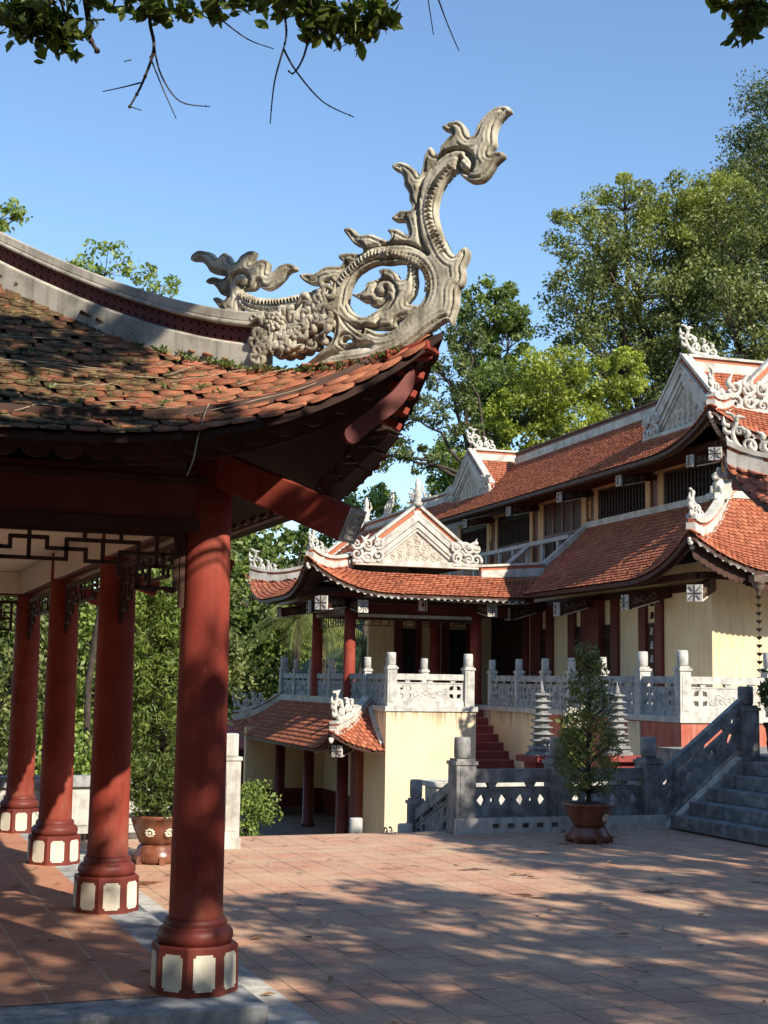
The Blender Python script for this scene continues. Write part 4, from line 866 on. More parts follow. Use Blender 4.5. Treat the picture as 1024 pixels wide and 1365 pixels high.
# crouching stone lion where the hip meets the upper wall
t = MB(); c = Vector((.55, .62, 5.52)); t.blob(c + Vector((0, 0, .16)), (.13, .11, .15), 0); t.blob(c + Vector((-.07, -.06, .34)), (.09, .09, .09), 0); t.blob(c + Vector((-.14, -.10, .30)), (.05, .05, .045), 0)
for k in range(8): a = k * .785; t.blob(c + Vector((-.03 + .09 * math.cos(a), -.03 + .09 * math.sin(a), .36)), .035, 0, 6, 4)
for sx, sy in ((-.12, .03), (-.03, -.12)): t.tube([c + Vector((sx, sy, .16)), c + Vector((sx * 1.2, sy * 1.2, 0))], .035, 6)
t.tube([c + Vector((.1, .09, .1)), c + Vector((.16, .14, .25)), c + Vector((.13, .12, .42))], [.03, .035, .015], 6); t.box(c.x - .18, c.x + .16, c.y - .16, c.y + .16, c.z - .10, c.z + .02, 0); t.build('lion_figure', ['ornament_white'], hall)
# bracket arms
def bracket(parent, p, out, L=.92, wd=.13, hgt=.20, drop=.20, whitetop=False):
    p = Vector(p); out = Vector(out).normalized(); sd = out.cross(Vector((0, 0, 1)))
    fn = lambda x, y, q=0.: p + out * x + Vector((0, 0, y)) + sd * q
    m = MB(); m.plate(fn, [(0, .0), (L * .5, -drop * .42), (L, -drop), (L, -drop - hgt * .9), (L * .86, -drop - hgt * 1.1), (L * .6, -drop * .8 - hgt * 1.05), (L * .3, -drop * .35 - hgt), (0, -hgt)], (), wd, 0)
    o = m.build('bracket_arm', ['wood_dark'], parent)
    m = MB()
    for q in (-wd / 2 - .008, wd / 2 + .008):
        f2 = lambda x, y, k=0., q=q: fn(x, y, q)
        for (cx, cy, r, sg) in ((L * .82, -drop * .82 - hgt * .5, hgt * .34, 1), (L * .62, -drop * .62 - hgt * .5, hgt * .40, -1), (L * .42, -drop * .42 - hgt * .5, hgt * .34, 1), (L * .72, -drop * .72 - hgt * .5, hgt * .2, 1), (L * .52, -drop * .52 - hgt * .5, hgt * .2, 1)):
            ribbon(m, f2, spiral(cx, cy, r, 1.2, 1.2, sg, 12), r * .30, sd, 1.0, 2)
        m.bar(f2(L * .3, -drop * .35 - hgt * .99), f2(L * .88, -drop - hgt * 1.06), .02, .025)
    e = L + .02; z0 = -drop - hgt * 1.15; hh = hgt * 1.35; ww = wd * 1.6
    m.plate(lambda x, y, q=0.: p + out * (L + q) + sd * x + Vector((0, 0, y)), [(-ww / 2, z0), (ww / 2, z0), (ww / 2, z0 + hh), (-ww / 2, z0 + hh)], (), .05, 0)
    f3 = lambda x, y: p + out * (L + .027) + sd * x + Vector((0, 0, y)); zc = z0 + hh / 2
    for a, b in [((-ww / 2, zc), (ww / 2, zc)), ((0, z0), (0, z0 + hh))] + [((sx * ww * .12, zc + sy * hh * .12), (sx * ww * .38, zc + sy * hh * .38)) for sx in (-1, 1) for sy in (-1, 1)]: m.bar(f3(*a), f3(*b), .012, .018, 1, up=out)
    m.build('carved_end', ['ornament_white', 'wood_dark', 'wood_grey'], o); return o
for b in (1.5, 4.55, 7.2, 10.4): bracket(hall, (0.0, b, 3.80), (-1, 0, 0), .98, .14, .21, .24)
bracket(hall, (0.0, 0.0, 3.86), (-1, -1, 0), 1.22, .17, .22, .24)
for b in (.95, 3.86, 6.79, 9.78, 12.78): bracket(hall, (1.0, b, 6.43), (-1, 0, 0), .86, .13, .17, .16)
bracket(hall, (1.0, 1.0, 6.45), (-1, -1, 0), 1.0, .15, .18, .12)
for a in (3.2, 6.2): bracket(hall, (a, 0.0, 3.78), (0, -1, 0), .95)
# purlins under the eaves
m = MB(); m.box(-.62, -.50, -.5, 7.0, 3.80, 3.93); m.box(-.55, 9, -.62, -.50, 3.80, 3.93); m.box(-.06, -.002, 0, 14, 3.66, 3.80); m.build('eave_purlin', ['wood_dark'], hall)
m = MB(); m.box(.45, .56, .5, 16, 6.42, 6.54); m.box(.5, 9, .45, .56, 6.42, 6.54); m.build('eave_purlin', ['wood_dark'], hall)
# doors and frames of the ground floor, along the long side
def frame(b0, b1, z0=1.4, z1=3.68, mat='paint_dark_red', t=.07, nm='door_frame'):
    m = MB(); m.box(-t, -.002, b0, b1, z0, z1); m.build(nm, [mat], hall)
for b0, b1 in ((1.74, 2.0), (2.38, 2.67), (3.58, 3.88), (5.0, 5.28), (5.6, 5.93), (6.77, 7.1), (7.4, 7.95), (8.15, 8.42)): frame(b0, b1)
frame(4.24, 4.84, t=.16, nm='column')
frame(11.0, 11.7, t=.16, nm='column')
def couplet(b0, b1, z1=3.12):
    m = MB(); m.box(-.02, -.002, b0, b1, 1.4, z1, 0); o = m.build('couplet_board', ['wood_dark'], hall); c = (b0 + b1) / 2; rr = random.Random(int(b0 * 100)); k = MB()
    def glyph(z, mi, s):
        for i in range(3): y = z + (i - 1) * s * .6; hw = s * rr.uniform(.5, .9); k.box(-.032, -.0205 if mi == 0 else -.004, c - hw, c + hw, y - .012, y + .012, mi)
        k.box(-.034, -.0205 if mi == 0 else -.004, c - .014, c + .014, z - s, z + s, mi)
        for sx in (-1, 1): k.bar((-.030, c + sx * s * .15, z - s * .2), (-.030, c + sx * s * .8, z - s * .95), .018, .022, mi)
    z = z1 - .16
    while z > 1.55: glyph(z, 0, .075); z -= .27
    if z1 < 3.3:
        for zz in (z1 + .15, z1 + .40): glyph(zz, 1, .065)
    k.build('characters', ['granite_pale', 'black_opening'], o)
couplet(2.0, 2.38)
def door(b0, b1, z1=3.15, parts=2):
    m = MB(); m.box(-.025, -.002, b0, b1, 1.4, z1, 0); n = max(1, round((b1 - b0) / .45)); stp = (b1 - b0) / n
    for i in range(n):
        a = b0 + i * stp; m.box(-.045, -.025, a + .01, a + .05, 1.4, z1, 1); m.box(-.045, -.025, a + stp - .05, a + stp - .01, 1.4, z1, 1)
        for z in (1.45, 2.0, 2.9): m.box(-.04, -.025, a + .05, a + stp - .05, z, z + .06, 1)
        for q in range(1, 4): m.box(-.035, -.025, a + .05 + (stp - .1) * q / 4 - .008, a + .05 + (stp - .1) * q / 4 + .008, 2.06, 2.9, 1)
    m.build('door', ['black_opening', 'wood_dark'], hall)
door(3.88, 4.24); door(5.28, 5.6); door(7.1, 7.4); door(8.42, 11.0, 3.6); door(11.9, 13.5, 3.5)
m = MB(); m.box(-.03, -.002, 4.86, 4.99, 1.4, 3.5); m.build('door_frame', ['post_ochre'], hall)
# spots of a lattice vent high on the end wall are left to the light; upper storey openings
def post(b0, b1, mat='post_ochre', z0=5.60, z1=6.36, t=.05, nm='window_post'):
    m = MB(); m.box(1.0 - t, .998, b0, b1, z0, z1); m.build(nm, [mat], hall)
for b0, b1 in ((1.0, 1.15), (3.42, 3.66), (4.0, 4.2), (6.45, 6.65), (7.06, 7.3), (9.45, 9.78), (10.13, 10.3), (12.45, 12.6), (13.0, 13.2), (15.2, 15.4)): post(b0, b1, z0=5.60 if b0 < 7 else 4.9)
m = MB(); m.box(.93, .998, 1.15, 15.4, 6.36, 6.42); m.build('window_rail', ['post_ochre'], hall)
def window(b0, b1, z0=5.62, z1=6.34):
    m = MB(); m.box(.985, .998, b0, b1, z0, z1, 0); n = int((b1 - b0) / .14)  # black sheet in place of the unlit room behind
    m.box(.95, .985, b0, b1, z0, z0 + .05, 1); m.box(.95, .985, b0, b1, z1 - .04, z1, 1)
    for i in range(1, n):
        y = b0 + (b1 - b0) * i / n; m.lathe((.965, y, z0 + .05), [(.016, 0), (.016, .06), (.026, .14), (.014, .24), (.024, .32), (.014, .42), (.026, .52), (.014, .60), (.014, .63)], 6, 1)
    m.build('window', ['black_opening', 'wood_dark'], hall)
window(1.15, 3.42); window(4.2, 6.45); window(10.3, 12.45, 5.5); window(13.2, 15.2, 5.5)
m = MB(); m.box(.975, .998, 7.3, 9.45, 4.9, 6.34, 0)
for i in range(4): a = 7.32 + i * .53; m.box(.955, .975, a, a + .05, 4.9, 6.34, 1); m.box(.955, .975, a + .47, a + .52, 4.9, 6.34, 1); m.box(.955, .975, a + .05, a + .47, 5.5, 5.56, 1)
m.build('upper_door', ['wood_dark', 'paint_dark_red'], hall)
m = MB(); m.box(.60, .72, 7.3, 15.6, 5.30, 5.40); m.bar((.66, 9.6, 5.35), (.2, 10.4, 4.75), .10, .10)
for i in range(9): m.box(.62, .70, 7.9 + i * .9, 8.0 + i * .9, 4.7, 5.3)
m.build('balcony_rail', ['granite_pale'], hall)
m = MB(); m.lathe((.93, 6.78, 5.72), [(.02, 0), (.05, .05), (.03, .12), (.06, .2), (.03, .3), (.055, .4), (.02, .5)], 8); m.lathe((.93, 12.8, 5.72), [(.02, 0), (.05, .05), (.03, .12), (.06, .2), (.03, .3), (.055, .4), (.02, .5)], 8); m.build('carved_pendant', ['post_ochre'], hall)
# rain spout on the eave and its chain of cups
m = MB(); m.lathe((.26, -1.12, 3.50), [(.02, .0), (.03, .05), (.05, .08), (.10, .15), (.10, .20), (.12, .20), (.12, .24)], 14); m.box(.10, .42, -1.24, -1.06, 3.73, 3.85); m.build('rain_spout', ['wood_grey'], hall, .006)
ch = MB(); z = 3.44
ch.tube([(.26, -1.12, 3.52), (.26, -1.12, 1.42)], .005, 5)
while z > 1.5: ch.lathe((.26, -1.12, z), [(.006, -.012), (.030, .0), (.060, .045), (.066, .05), (.054, .045), (.01, .01)], 10); z -= .142
tag(ch.build('rain_chain', ['iron']), 'dark rain chain of small metal cups hanging from the eave corner of the temple hall', 'rain chain')
# ================================================================== the gabled porch on the terrace
por = thing('gabled_porch', 'porch with red columns and orange hipped roof carrying a big cream carved gable', 'porch', (-3.3, 8.8, 1.4))
RW = Roof(-6.1, 8, 5.9, 11.7, 3.75, .48, .0, .70, 2.2, 2.6, 6.)
clipWS = lambda d: (d, 5.0 + d)
clipWW = lambda d: (d, 5.8 - d)
lr2 = build_tiles('roof', RW, [('S', 1.05, clipWS), ('W', 1.55, clipWW), ('N', 1.05, lambda d: (8.6, 14.1 - d))], 'tile_new', por, .112, .100, .024, .05)
d = MB(); deck(d, RW, 'S', 1.05, clipWS, -.008, -.08, 50, 8); deck(d, RW, 'W', 1.55, clipWW, -.008, -.08, 40, 8); deck(d, RW, 'N', 1.05, lambda d: (8.6, 14.1 - d), -.008, -.08, 30, 6); d.build('roof_boards', ['wood_dark'], lr2)
RG = Roof(-4.66, -1.94, 6.95, 10.75, 4.54, .79, 0, 0, 1, 1, 6.)
ug = build_tiles('gable_roof', RG, [('W', 1.3, lambda d: (0, 3.8)), ('E', 1.3, lambda d: (0, 3.8))], 'tile_new', por, .112, .100, .024, .05)
d = MB(); deck(d, RG, 'W', 1.32, lambda d: (0, 3.8), -.008, -.06, 8, 4); deck(d, RG, 'E', 1.32, lambda d: (0, 3.8), -.008, -.06, 8, 4); d.build('roof_boards', ['wood_dark'], ug)
d = MB(); fascia(d, RW, 'S', .13, -.03, -.14, .03, .115, .03, 0, .14, 5.0); fascia(d, RW, 'W', .13, -.03, -.14, .03, .115, .03); d.build('scalloped_fascia', ['wood_dark'], por)
d = MB(); fascia(d, RW, 'S', .0, -.045, -.05, .02, .15, .06, 0, .14, 5.0, True); d.build('tile_pendants', ['granite_pale'], por)
hall_hip(RW, (-1, -1), .08, 1.35, por, .55); hall_hip(RW, (-1, 1), .08, 1.35, por, .55)
gW = gable(por, lambda x, y, q=0.: Vector((-3.3 + x, 6.95 - q, 4.56 + y)), (0, -1, 0), 1.34, 1.06, seed=9, foot=.52)
gN = gable(por, lambda x, y, q=0.: Vector((-3.3 - x, 10.75 + q, 4.56 + y)), (0, 1, 0), 1.34, 1.06, seed=10, foot=.52)
m = MB(); ridge_sweep(m, [(-3.3, 6.9, 5.60), (-3.3, 10.8, 5.60)], [(-.08, .10, .08, 0), (.10, .17, .05, 1), (.17, .22, .09, 0)], (1, 0, 0)); m.build('ridge', ['trim_white', 'tile_new'], por)
m = MB(); ridge_sweep(m, [(-1.75, 6.98, 4.30), (-.2, 6.98, 4.42)], [(-.06, .12, .09, 0), (.12, .20, .05, 1), (.20, .25, .10, 0)], (0, 1, 0)); m.build('ridge', ['trim_white', 'tile_new'], por)
for b in (6.92, 10.78):
    t = MB(); c = Vector((-3.3, b, 5.80)); t.lathe(c, [(.10, 0), (.11, .08), (.07, .12), (.09, .20), (.085, .34), (.05, .42), (.065, .48), (.06, .55), (.03, .62), (.01, .68)], 12)
    t.tube([c + Vector((.05, 0, .3)), c + Vector((.13, 0, .4)), c + Vector((.1, 0, .55))], [.035, .03, .012], 6); t.tube([c + Vector((-.05, 0, .3)), c + Vector((-.13, 0, .25)), c + Vector((-.12, 0, .1))], [.035, .03, .012], 6)
    t.build('apex_figure', ['ornament_white'], por)
t = MB(); fn = map2((-3.3, 8.7, 5.80), (0, 1, 0), (0, 0, 1), (1, 0, 0)); cloud_tail(t, fn, .45, (1, 0, 0)); t.build('dragon_tail_ornament', ['ornament_white'], por)
pc = MB(); pc.lathe((0, 0, 0), [(.15, 1.4), (.15, 1.48), (.135, 1.5), (.13, 2.5), (.122, 3.5)], 20); pcm = pc.mesh('column', ['paint_red'])
for a, b in ((-4.75, 7.2), (-1.75, 7.2), (-4.75, 9.9), (-1.75, 9.9)): inst('column', pcm, por, (a, b, 0))
m = MB(); m.box(-4.8, -1.0, 7.13, 7.27, 3.36, 3.60); m.box(-4.82, -4.68, 7.27, 9.9, 3.36, 3.60); m.box(-4.8, -1.0, 9.83, 9.97, 3.36, 3.6); m.box(-5.4, -.6, 6.55, 6.66, 3.70, 3.80); m.box(-5.45, -5.34, 6.6, 11, 3.7, 3.8); m.build('beam', ['paint_dark_red'], por)
m = MB(); m.bar((-4.6, 6.53, 3.74), (-1.4, 6.53, 3.66), .03, .07); m.box(-4.6, -1.9, 7.10, 7.128, 3.30, 3.37); m.build('beam_moulding', ['trim_white'], por)
for a, b, o in ((-4.75, 7.2, (0, -1, 0)), (-1.75, 7.2, (0, -1, 0)), (-4.75, 7.2, (-1, 0, 0)), (-4.75, 9.9, (-1, 0, 0))): bracket(por, (a, b, 3.70), o, .95, .14, .20, .12)
bracket(por, (-4.75, 7.2, 3.74), (-1, -1, 0), 1.3, .18, .22, .10)
def fretbar(parent, p0, p1, z, n, h=.22):
    m = MB(); p0 = Vector(p0); p1 = Vector(p1); dv = (p1 - p0) / n
    m.bar(p0 + Vector((0, 0, z)), p1 + Vector((0, 0, z)), .025, .025); m.bar(p0 + Vector((0, 0, z - h)), p1 + Vector((0, 0, z - h)), .02, .02)
    for i in range(n + 1): m.bar(p0 + dv * i + Vector((0, 0, z)), p0 + dv * i + Vector((0, 0, z - h * (1.3 if i in (0, n) else 1))), .02, .02, up=(1, 0, 0))
    for i in range(n):
        zz = z - h * (.35 if i % 2 else .65); m.bar(p0 + dv * i + Vector((0, 0, zz)), p0 + dv * (i + 1) + Vector((0, 0, zz)), .018, .018)
    m.build('fretwork', ['wood_dark'], parent)
fretbar(por, (-4.62, 7.2, 0), (-1.9, 7.2, 0), 3.34, 14); fretbar(por, (-4.75, 7.33, 0), (-4.75, 9.75, 0), 3.34, 12)
m = MB(); m.box(-3.30 - .13, -3.30 + .13, 6.48, 6.52, 3.40, 3.74, 0); m.box(-3.24 - .16, -3.24 - .01, 6.47, 6.48, 3.44, 3.70, 1); m.box(-3.22, -3.22 + .02, 6.47, 6.48, 3.44, 3.70, 1)
m.lathe((-3.3, 6.47, 3.52), [(.01, 0), (.035, .04), (.02, .08), (.01, .12)], 8, 0); m.build('hanging_panel', ['paint_dark_red', 'panel_cream'], por)
m = MB(); m.box(-3.3, -.05, 10.4, 10.55, 1.4, 3.7, 0); m.build('wall', ['plaster_yellow'], por)
m = MB(); m.box(-2.65, -2.45, 10.33, 10.398, 1.4, 3.4); m.box(-2.1, -1.95, 10.33, 10.398, 1.4, 3.4); m.box(-1.4, -1.2, 10.33, 10.398, 1.4, 3.4); m.box(-.75, -.5, 10.33, 10.398, 1.4, 3.4); m.build('door_frame', ['paint_dark_red'], por)
m = MB(); m.box(-2.45, -2.1, 10.37, 10.398, 1.4, 3.2); m.box(-1.2, -.75, 10.37, 10.398, 1.4, 3.2); m.build('door', ['black_opening'], por)
m = MB(); m.box(-4.9, -.02, 7.0, 10.5, 3.62, 3.68); m.build('ceiling', ['wood_dark'], por)
# ================================================================== terrace
ter = thing('stone_terrace', 'raised terrace with yellow and red plastered retaining walls under the temple hall', 'terrace', (0, 3, -1.4))
m = MB(); m.box(-4.83, -2.90, 4.30, 6.7, -1.4, 1.30); m.box(-3.95, -2.90, 6.7, 14.4, -1.4, 1.30); m.build('yellow_wall', ['plaster_terrace'], ter)
m = MB(); m.box(-1.95, 12, 3.4, 17, -1.4, 1.30); m.build('yellow_wall', ['plaster_terrace'], ter)
m = MB(); m.box(-1.95, 12, -2.23, 3.40, -1.4, 1.30); m.build('red_wall', ['plaster_red'], ter)
m = MB(); m.box(-1.975, -1.951, -.9, -.45, -1.4, 1.28); m.build('yellow_wall', ['plaster_terrace'], ter)
m = MB(); m.box(-4.86, -2.87, 4.27, 6.5, 1.30, 1.40); m.box(-4.86, -1.98, 6.5, 13.43, 1.30, 1.40); m.box(-1.98, 12.03, -2.26, 17, 1.30, 1.40); m.build('floor_slab', ['granite_pale'], ter)
sr = MB(); n = 16
for i in range(n):
    z1 = 1.30 - i * .165; b1 = 6.5 - i * .28; sr.box(-2.90, -1.952, b1 - .28, b1, -1.4, z1 - .0, 0); sr.box(-2.89, -1.96, b1 - .283, b1 - .25, z1 + .001, z1 + .012, 1)
sr.plate(lambda b, z, q=0.: Vector((-1.965 + q, b, z)), [(6.5, 1.30), (6.5, 1.0), (2.4, -1.4), (2.0, -1.4), (2.0, -1.22)], (), .02, 0)
tag(sr.build('red_stairs', ['step_red', 'tread_pink']), 'narrow flight of dark red steps climbing between the yellow block and the terrace wall', 'stairs')
# ================================================================== balustrades
def circ(cx, cy, r, n=12, a0=0., a1=2 * PI): return [(cx + r * math.cos(a0 + (a1 - a0) * i / n), cy + r * math.sin(a0 + (a1 - a0) * i / n)) for i in range(n)]
def petals(cx, cy, r):
    out = []
    for k in range(4):
        a = PI / 4 + k * PI / 2; c, s = math.cos(a), math.sin(a)
        t = [(r, 0.), (r * .72, r * .42), (r * .38, 0.), (r * .72, -r * .42)]; out.append([(cx + c * x - s * y, cy + s * x + c * y) for x, y in t])
    return out
POSTM = {}
def post_mesh(mat, w, h, capr, caph, round_=True):
    key = (mat, w, h, capr, caph, round_)
    if key in POSTM: return POSTM[key]
    m = MB(); a = w / 2; m.box(-a, a, -a, a, 0, h)
    b = a + .018; m.box(-b, b, -b, b, h, h + .045); m.box(-a * .9, a * .9, -a * .9, a * .9, h + .045, h + .075)
    for s in (-1, 1):
        m.box(-a * .62, a * .62, s * (a + .004) - .004, s * (a + .004) + .004, h * .12, h * .92); m.box(s * (a + .004) - .004, s * (a + .004) + .004, -a * .62, a * .62, h * .12, h * .92)
    if round_: m.lathe((0, 0, h + .075), [(capr * .86, 0), (capr, .02), (capr * 1.02, caph * .5), (capr, caph - .02), (capr * .9, caph)], 20)
    else: m.box(-capr, capr, -capr, capr, h + .075, h + .075 + caph)
    POSTM[key] = m.mesh('post', [mat]); return POSTM[key]
def rail_run(parent, fn, L, z, mat, rail=(.53, .65), panel=(.10, .48), foot=.10, motif='petal', t=.06, sl=0., fillgap=True, ends=(.09, .09)):
    """one bay: rail, frieze struts, pierced panel, foot; fn(x along, y up, q out); sl = slope"""
    x0, x1 = ends[0], L - ends[1]; Y = lambda x, y: y + sl * x
    m = MB(); rh = rail[1] - rail[0]
    m.plate(fn, [(x0, Y(x0, rail[0])), (x1, Y(x1, rail[0])), (x1, Y(x1, rail[1])), (x0, Y(x0, rail[1]))], (), .11, 0); m.build('handrail', [mat], parent, .01)
    m = MB(); ph = panel[1] - panel[0]; pc = (panel[0] + panel[1]) / 2; W = x1 - x0; holes = []
    if motif == 'petal':
        r = min(ph * .42, W * .16)
        for cx in (x0 + r + .035, x1 - r - .035): holes += petals(cx, pc, r)
    else:
        n = max(1, round(W / .62)); hh = ph * .27
        for k in range(n):
            c = x0 + W * (k + .5) / n; q = min(.15, W / n * .33)
            holes.append(circ(c, pc, hh * .36, 10))
            for sx in (-1, 1):
                l = [(q * .62, 0), (q * .80, hh * .75), (q * 1.0, hh * .95), (q * 1.22, hh * .55), (q * 1.45, 0), (q * 1.22, -hh * .55), (q * 1.0, -hh * .95), (q * .80, -hh * .75)]
                holes.append([(c + sx * x, pc + y) for x, y in l])
            if k < n - 1: holes.append(circ(c + W / n / 2, pc, hh * .22, 8))
    sh = lambda loop: [(x, Y(x, y)) for x, y in loop]
    m.plate(fn, sh([(x0, panel[0]), (x1, panel[0]), (x1, panel[1]), (x0, panel[1])]), [sh(h) for h in holes], t, 0)
    # raised border and carved scrolls on the field
    for a, b in (((x0, panel[1] - .012), (x1, panel[1] - .012)), ((x0, panel[0] + .012), (x1, panel[0] + .012))): m.bar(fn(a[0], Y(*a), 0), fn(b[0], Y(*b), 0), t + .02, .024)
    nn = fn(0, 0, 1) - fn(0, 0, 0); rr = random.Random(int(W * 1000))
    if motif == 'petal' and W > .45:
        ci = (x0 + x1) / 2; span = W / 2 - 2 * min(ph * .42, W * .16) - .06
        for k in range(7):
            cx = ci + (k - 3) / 3.5 * span; cy = pc + rr.uniform(-.06, .06)
            for q in (t / 2, -t / 2): ribbon(m, lambda a, b, z=0., q=q: fn(a, b, q), spiral(cx, cy, min(.075, ph * .24), 1.2, rr.uniform(0, 6), rr.choice((-1, 1)), 12), .013, nn, 1.0)
    m.build('carved_panel', [mat], parent)
    m = MB(); k = max(1, round(W / .5))
    for i in range(k):
        c = x0 + W * (i + .5) / k
        for pts in ([(c - .035, panel[1]), (c + .035, panel[1]), (c + .07, rail[0]), (c - .07, rail[0])],): m.plate(fn, sh(pts), (), .07, 0)
    m.plate(fn, sh([(x0, 0), (x1, 0), (x1, panel[0]), (x0, panel[0])]), (), .12, 0)
    m.build('frieze', [mat], parent)
def hfn(p, dirv, outv): p = Vector(p); dirv = Vector(dirv); outv = Vector(outv); return lambda x, y, q=0.: p + dirv * x + Vector((0, 0, y)) + outv * q
Z1 = 1.40
tb = thing('terrace_balustrade', 'pale carved stone balustrade crossing the front of the yellow block', 'balustrade', (-3.86, 4.40, Z1))
pm1 = post_mesh('granite_pale', .20, .74, .095, .26); pm2 = post_mesh('granite_pale', .15, .70, .075, .22)
for a in (-4.70, -3.03): inst('post', pm1, tb, (a, 4.42, Z1))
rail_run(tb, hfn((-4.70, 4.42, Z1), (1, 0, 0), (0, -1, 0)), 1.67, Z1, 'granite_pale', ends=(.10, .10))
tb = thing('terrace_balustrade', 'shaded side balustrade running back from the yellow block beneath the porch columns', 'balustrade', (-4.72, 9, Z1))
bs = [4.42, 5.95, 7.4, 8.7, 10.4, 11.9, 13.2]
for b in bs[1:]: inst('post', pm2 if b < 13 else pm1, tb, (-4.72, b, Z1))
for b0, b1 in zip(bs, bs[1:]): rail_run(tb, hfn((-4.72, b1, Z1), (0, -1, 0), (-1, 0, 0)), b1 - b0, Z1, 'granite')  # darker granite puts shade into the colour of these side rails
tb = thing('terrace_balustrade', 'long shaded stone balustrade on the red and yellow wall before the temple hall doors', 'balustrade', (-1.84, 2, Z1))
bs = [6.0, 4.55, 3.25, 2.05, .75, -.75, -2.10]
for b in bs: inst('post', pm1 if b in (-2.10, -.75) else pm2, tb, (-1.84, b, Z1))
for b0, b1 in zip(bs, bs[1:]): rail_run(tb, hfn((-1.84, b0, Z1), (0, -1, 0), (-1, 0, 0)), b0 - b1, Z1, 'granite')  # same stone as the front run, darkened here to imitate shade
tb = thing('terrace_balustrade', 'sunlit stone balustrade on the end wall of the terrace at the right edge', 'balustrade', (1, -2.10, Z1))
xs_ = [-1.84, -.20, 1.4, 3.0]
for a in xs_[1:]: inst('post', pm1, tb, (a, -2.10, Z1))
for a0, a1 in zip(xs_, xs_[1:]): rail_run(tb, hfn((a0, -2.10, Z1), (1, 0, 0), (0, -1, 0)), a1 - a0, Z1, 'granite_pale', ends=(.12, .12))
# balustrade closing the head of the stair gap
tb = thing('terrace_balustrade', 'short pale balustrade with two posts set behind the front rail of the yellow block', 'balustrade', (-3.8, 6.0, Z1))
for a in (-4.15, -3.35): inst('post', pm2, tb, (a, 6.2, Z1))
rail_run(tb, hfn((-4.15, 6.2, Z1), (1, 0, 0), (0, -1, 0)), .8, Z1, 'granite_pale')
# ================================================================== low porch against the side of the terrace
lp = thing('side_porch', 'low porch with small orange upturned roof leaning against the yellow terrace block', 'porch', (-5.2, 9, -1.4))
RP = Roof(-5.95, 0, 4.35, 13.7, .50, .78, .05, .38, 1.4, 2.6, 4.)
clipPW = lambda d: (d, 9.35 - d); clipPS = lambda d: (d, 1.10)
rp = build_tiles('roof', RP, [('W', 1.10, clipPW), ('S', 1.10, clipPS)], 'tile_new', lp, .112, .100, .023, .05)
d = MB(); deck(d, RP, 'W', 1.10, clipPW, -.008, -.07, 40, 6); deck(d, RP, 'S', 1.10, clipPS, -.008, -.07, 12, 6); d.build('roof_boards', ['wood_dark'], rp)
d = MB(); fascia(d, RP, 'W', .08, -.03, -.10, .03, .10, .03); fascia(d, RP, 'S', .08, -.03, -.10, .03, .10, .03, 0, .1, 1.05); d.build('scalloped_fascia', ['wood_grey'], lp)
hall_hip(RP, (-1, -1), .05, 1.05, lp, .62, .7); hall_hip(RP, (-1, 1), .05, 1.05, lp, .62, .7)
m = MB(); m.box(-4.96, -4.835, 5.4, 13.3, 1.38, 1.52); m.bar((-4.85, 4.45, .62), (-4.85, 5.45, 1.45), .12, .12); m.build('ridge', ['trim_white'], lp)
m = MB(); m.lathe((0, 0, 0), [(.15, -1.4), (.15, -1.3), (.125, -1.28), (.12, .62)], 18); lpc = m.mesh('column', ['paint_dark_red'])
for b in (6.05, 8.75, 11.45): inst('column', lpc, lp, (-5.2, b, 0))
for b in (4.9, 6.05, 7.4, 8.75, 10.1, 11.45, 12.8): bracket(lp, (-5.15, b, .72), (-1, 0, 0), .62, .11, .15, .16)
bracket(lp, (-5.2, 5.1, .72), (-1, -1, 0), .8, .14, .17, .14)
m = MB(); m.box(-5.95, -3.96, 12.0, 12.2, -1.4, .7, 0); m.build('wall', ['plaster_yellow'], lp)
m = MB(); m.box(-3.99, -3.952, 6.7, 12.0, -1.4, -.8); m.box(-5.98, -3.99, 11.96, 11.998, -1.4, -.8); m.build('dado', ['paint_dark_red'], lp)
m = MB(); m.box(-4.95, -4.834, 5.75, 6.3, -1.4, .5); m.build('door_post', ['paint_red'], lp)
# ================================================================== things of the courtyard
use_world()
GD = 'granite_dark'
cb = thing('courtyard_balustrade', 'dark carved stone balustrade with lotus shaped openings behind the brown potted tree', 'balustrade', (8.8, 16.42, 0))
pbig = post_mesh(GD, .27, .86, .105, .27, True)
for x in (7.43, 8.80, 10.17): inst('post', pbig, cb, (x, 16.42, 0))
for x in (7.43, 8.80): rail_run(cb, hfn((x, 16.42, 0), (1, 0, 0), (0, -1, 0)), 1.37, 0, GD, (.63, .80), (.26, .56), .24, 'lotus', .07, ends=(.13, .13))
m = MB(); hl = [[(.35 + i * .21, .07), (.45 + i * .21, .07), (.45 + i * .21, .13), (.35 + i * .21, .13)] for i in range(5)]
m.plate(hfn((7.43, 16.27, 0), (1, 0, 0), (0, -1, 0)), [(-.16, .001), (1.55, .001), (1.55, .20), (-.16, .20)], hl, .05, 0); m.box(7.27, 10.33, 16.30, 16.55, .001, .19, 1); m.box(9.0, 10.33, 16.25, 16.298, .001, .19, 0)
m.build('plinth', ['granite_pale', GD], cb)
sb = thing('stair_balustrade', 'dark stone balustrade with lotus openings sloping up along the broad right hand stairs', 'balustrade', (11, 16.42, 0))
rail_run(sb, hfn((10.17, 16.42, 0), (1, 0, 0), (0, -1, 0)), 1.56, 0, GD, (.46, .62), (.07, .36), .06, 'lotus', .07, .76, ends=(.13, .10))
m = MB(); m.plate(hfn((10.3, 16.42, 0), (1, 0, 0), (0, -1, 0)), [(0, .0), (.10, .0), (1.45, 1.05), (1.45, .8), (.42, 0.), ], (), .16, 0); m.build('plinth', ['granite_pale'], sb)
inst('post', post_mesh(GD, .26, .62, .105, .26, True), sb, (11.73, 16.42, .95))
st = MB()
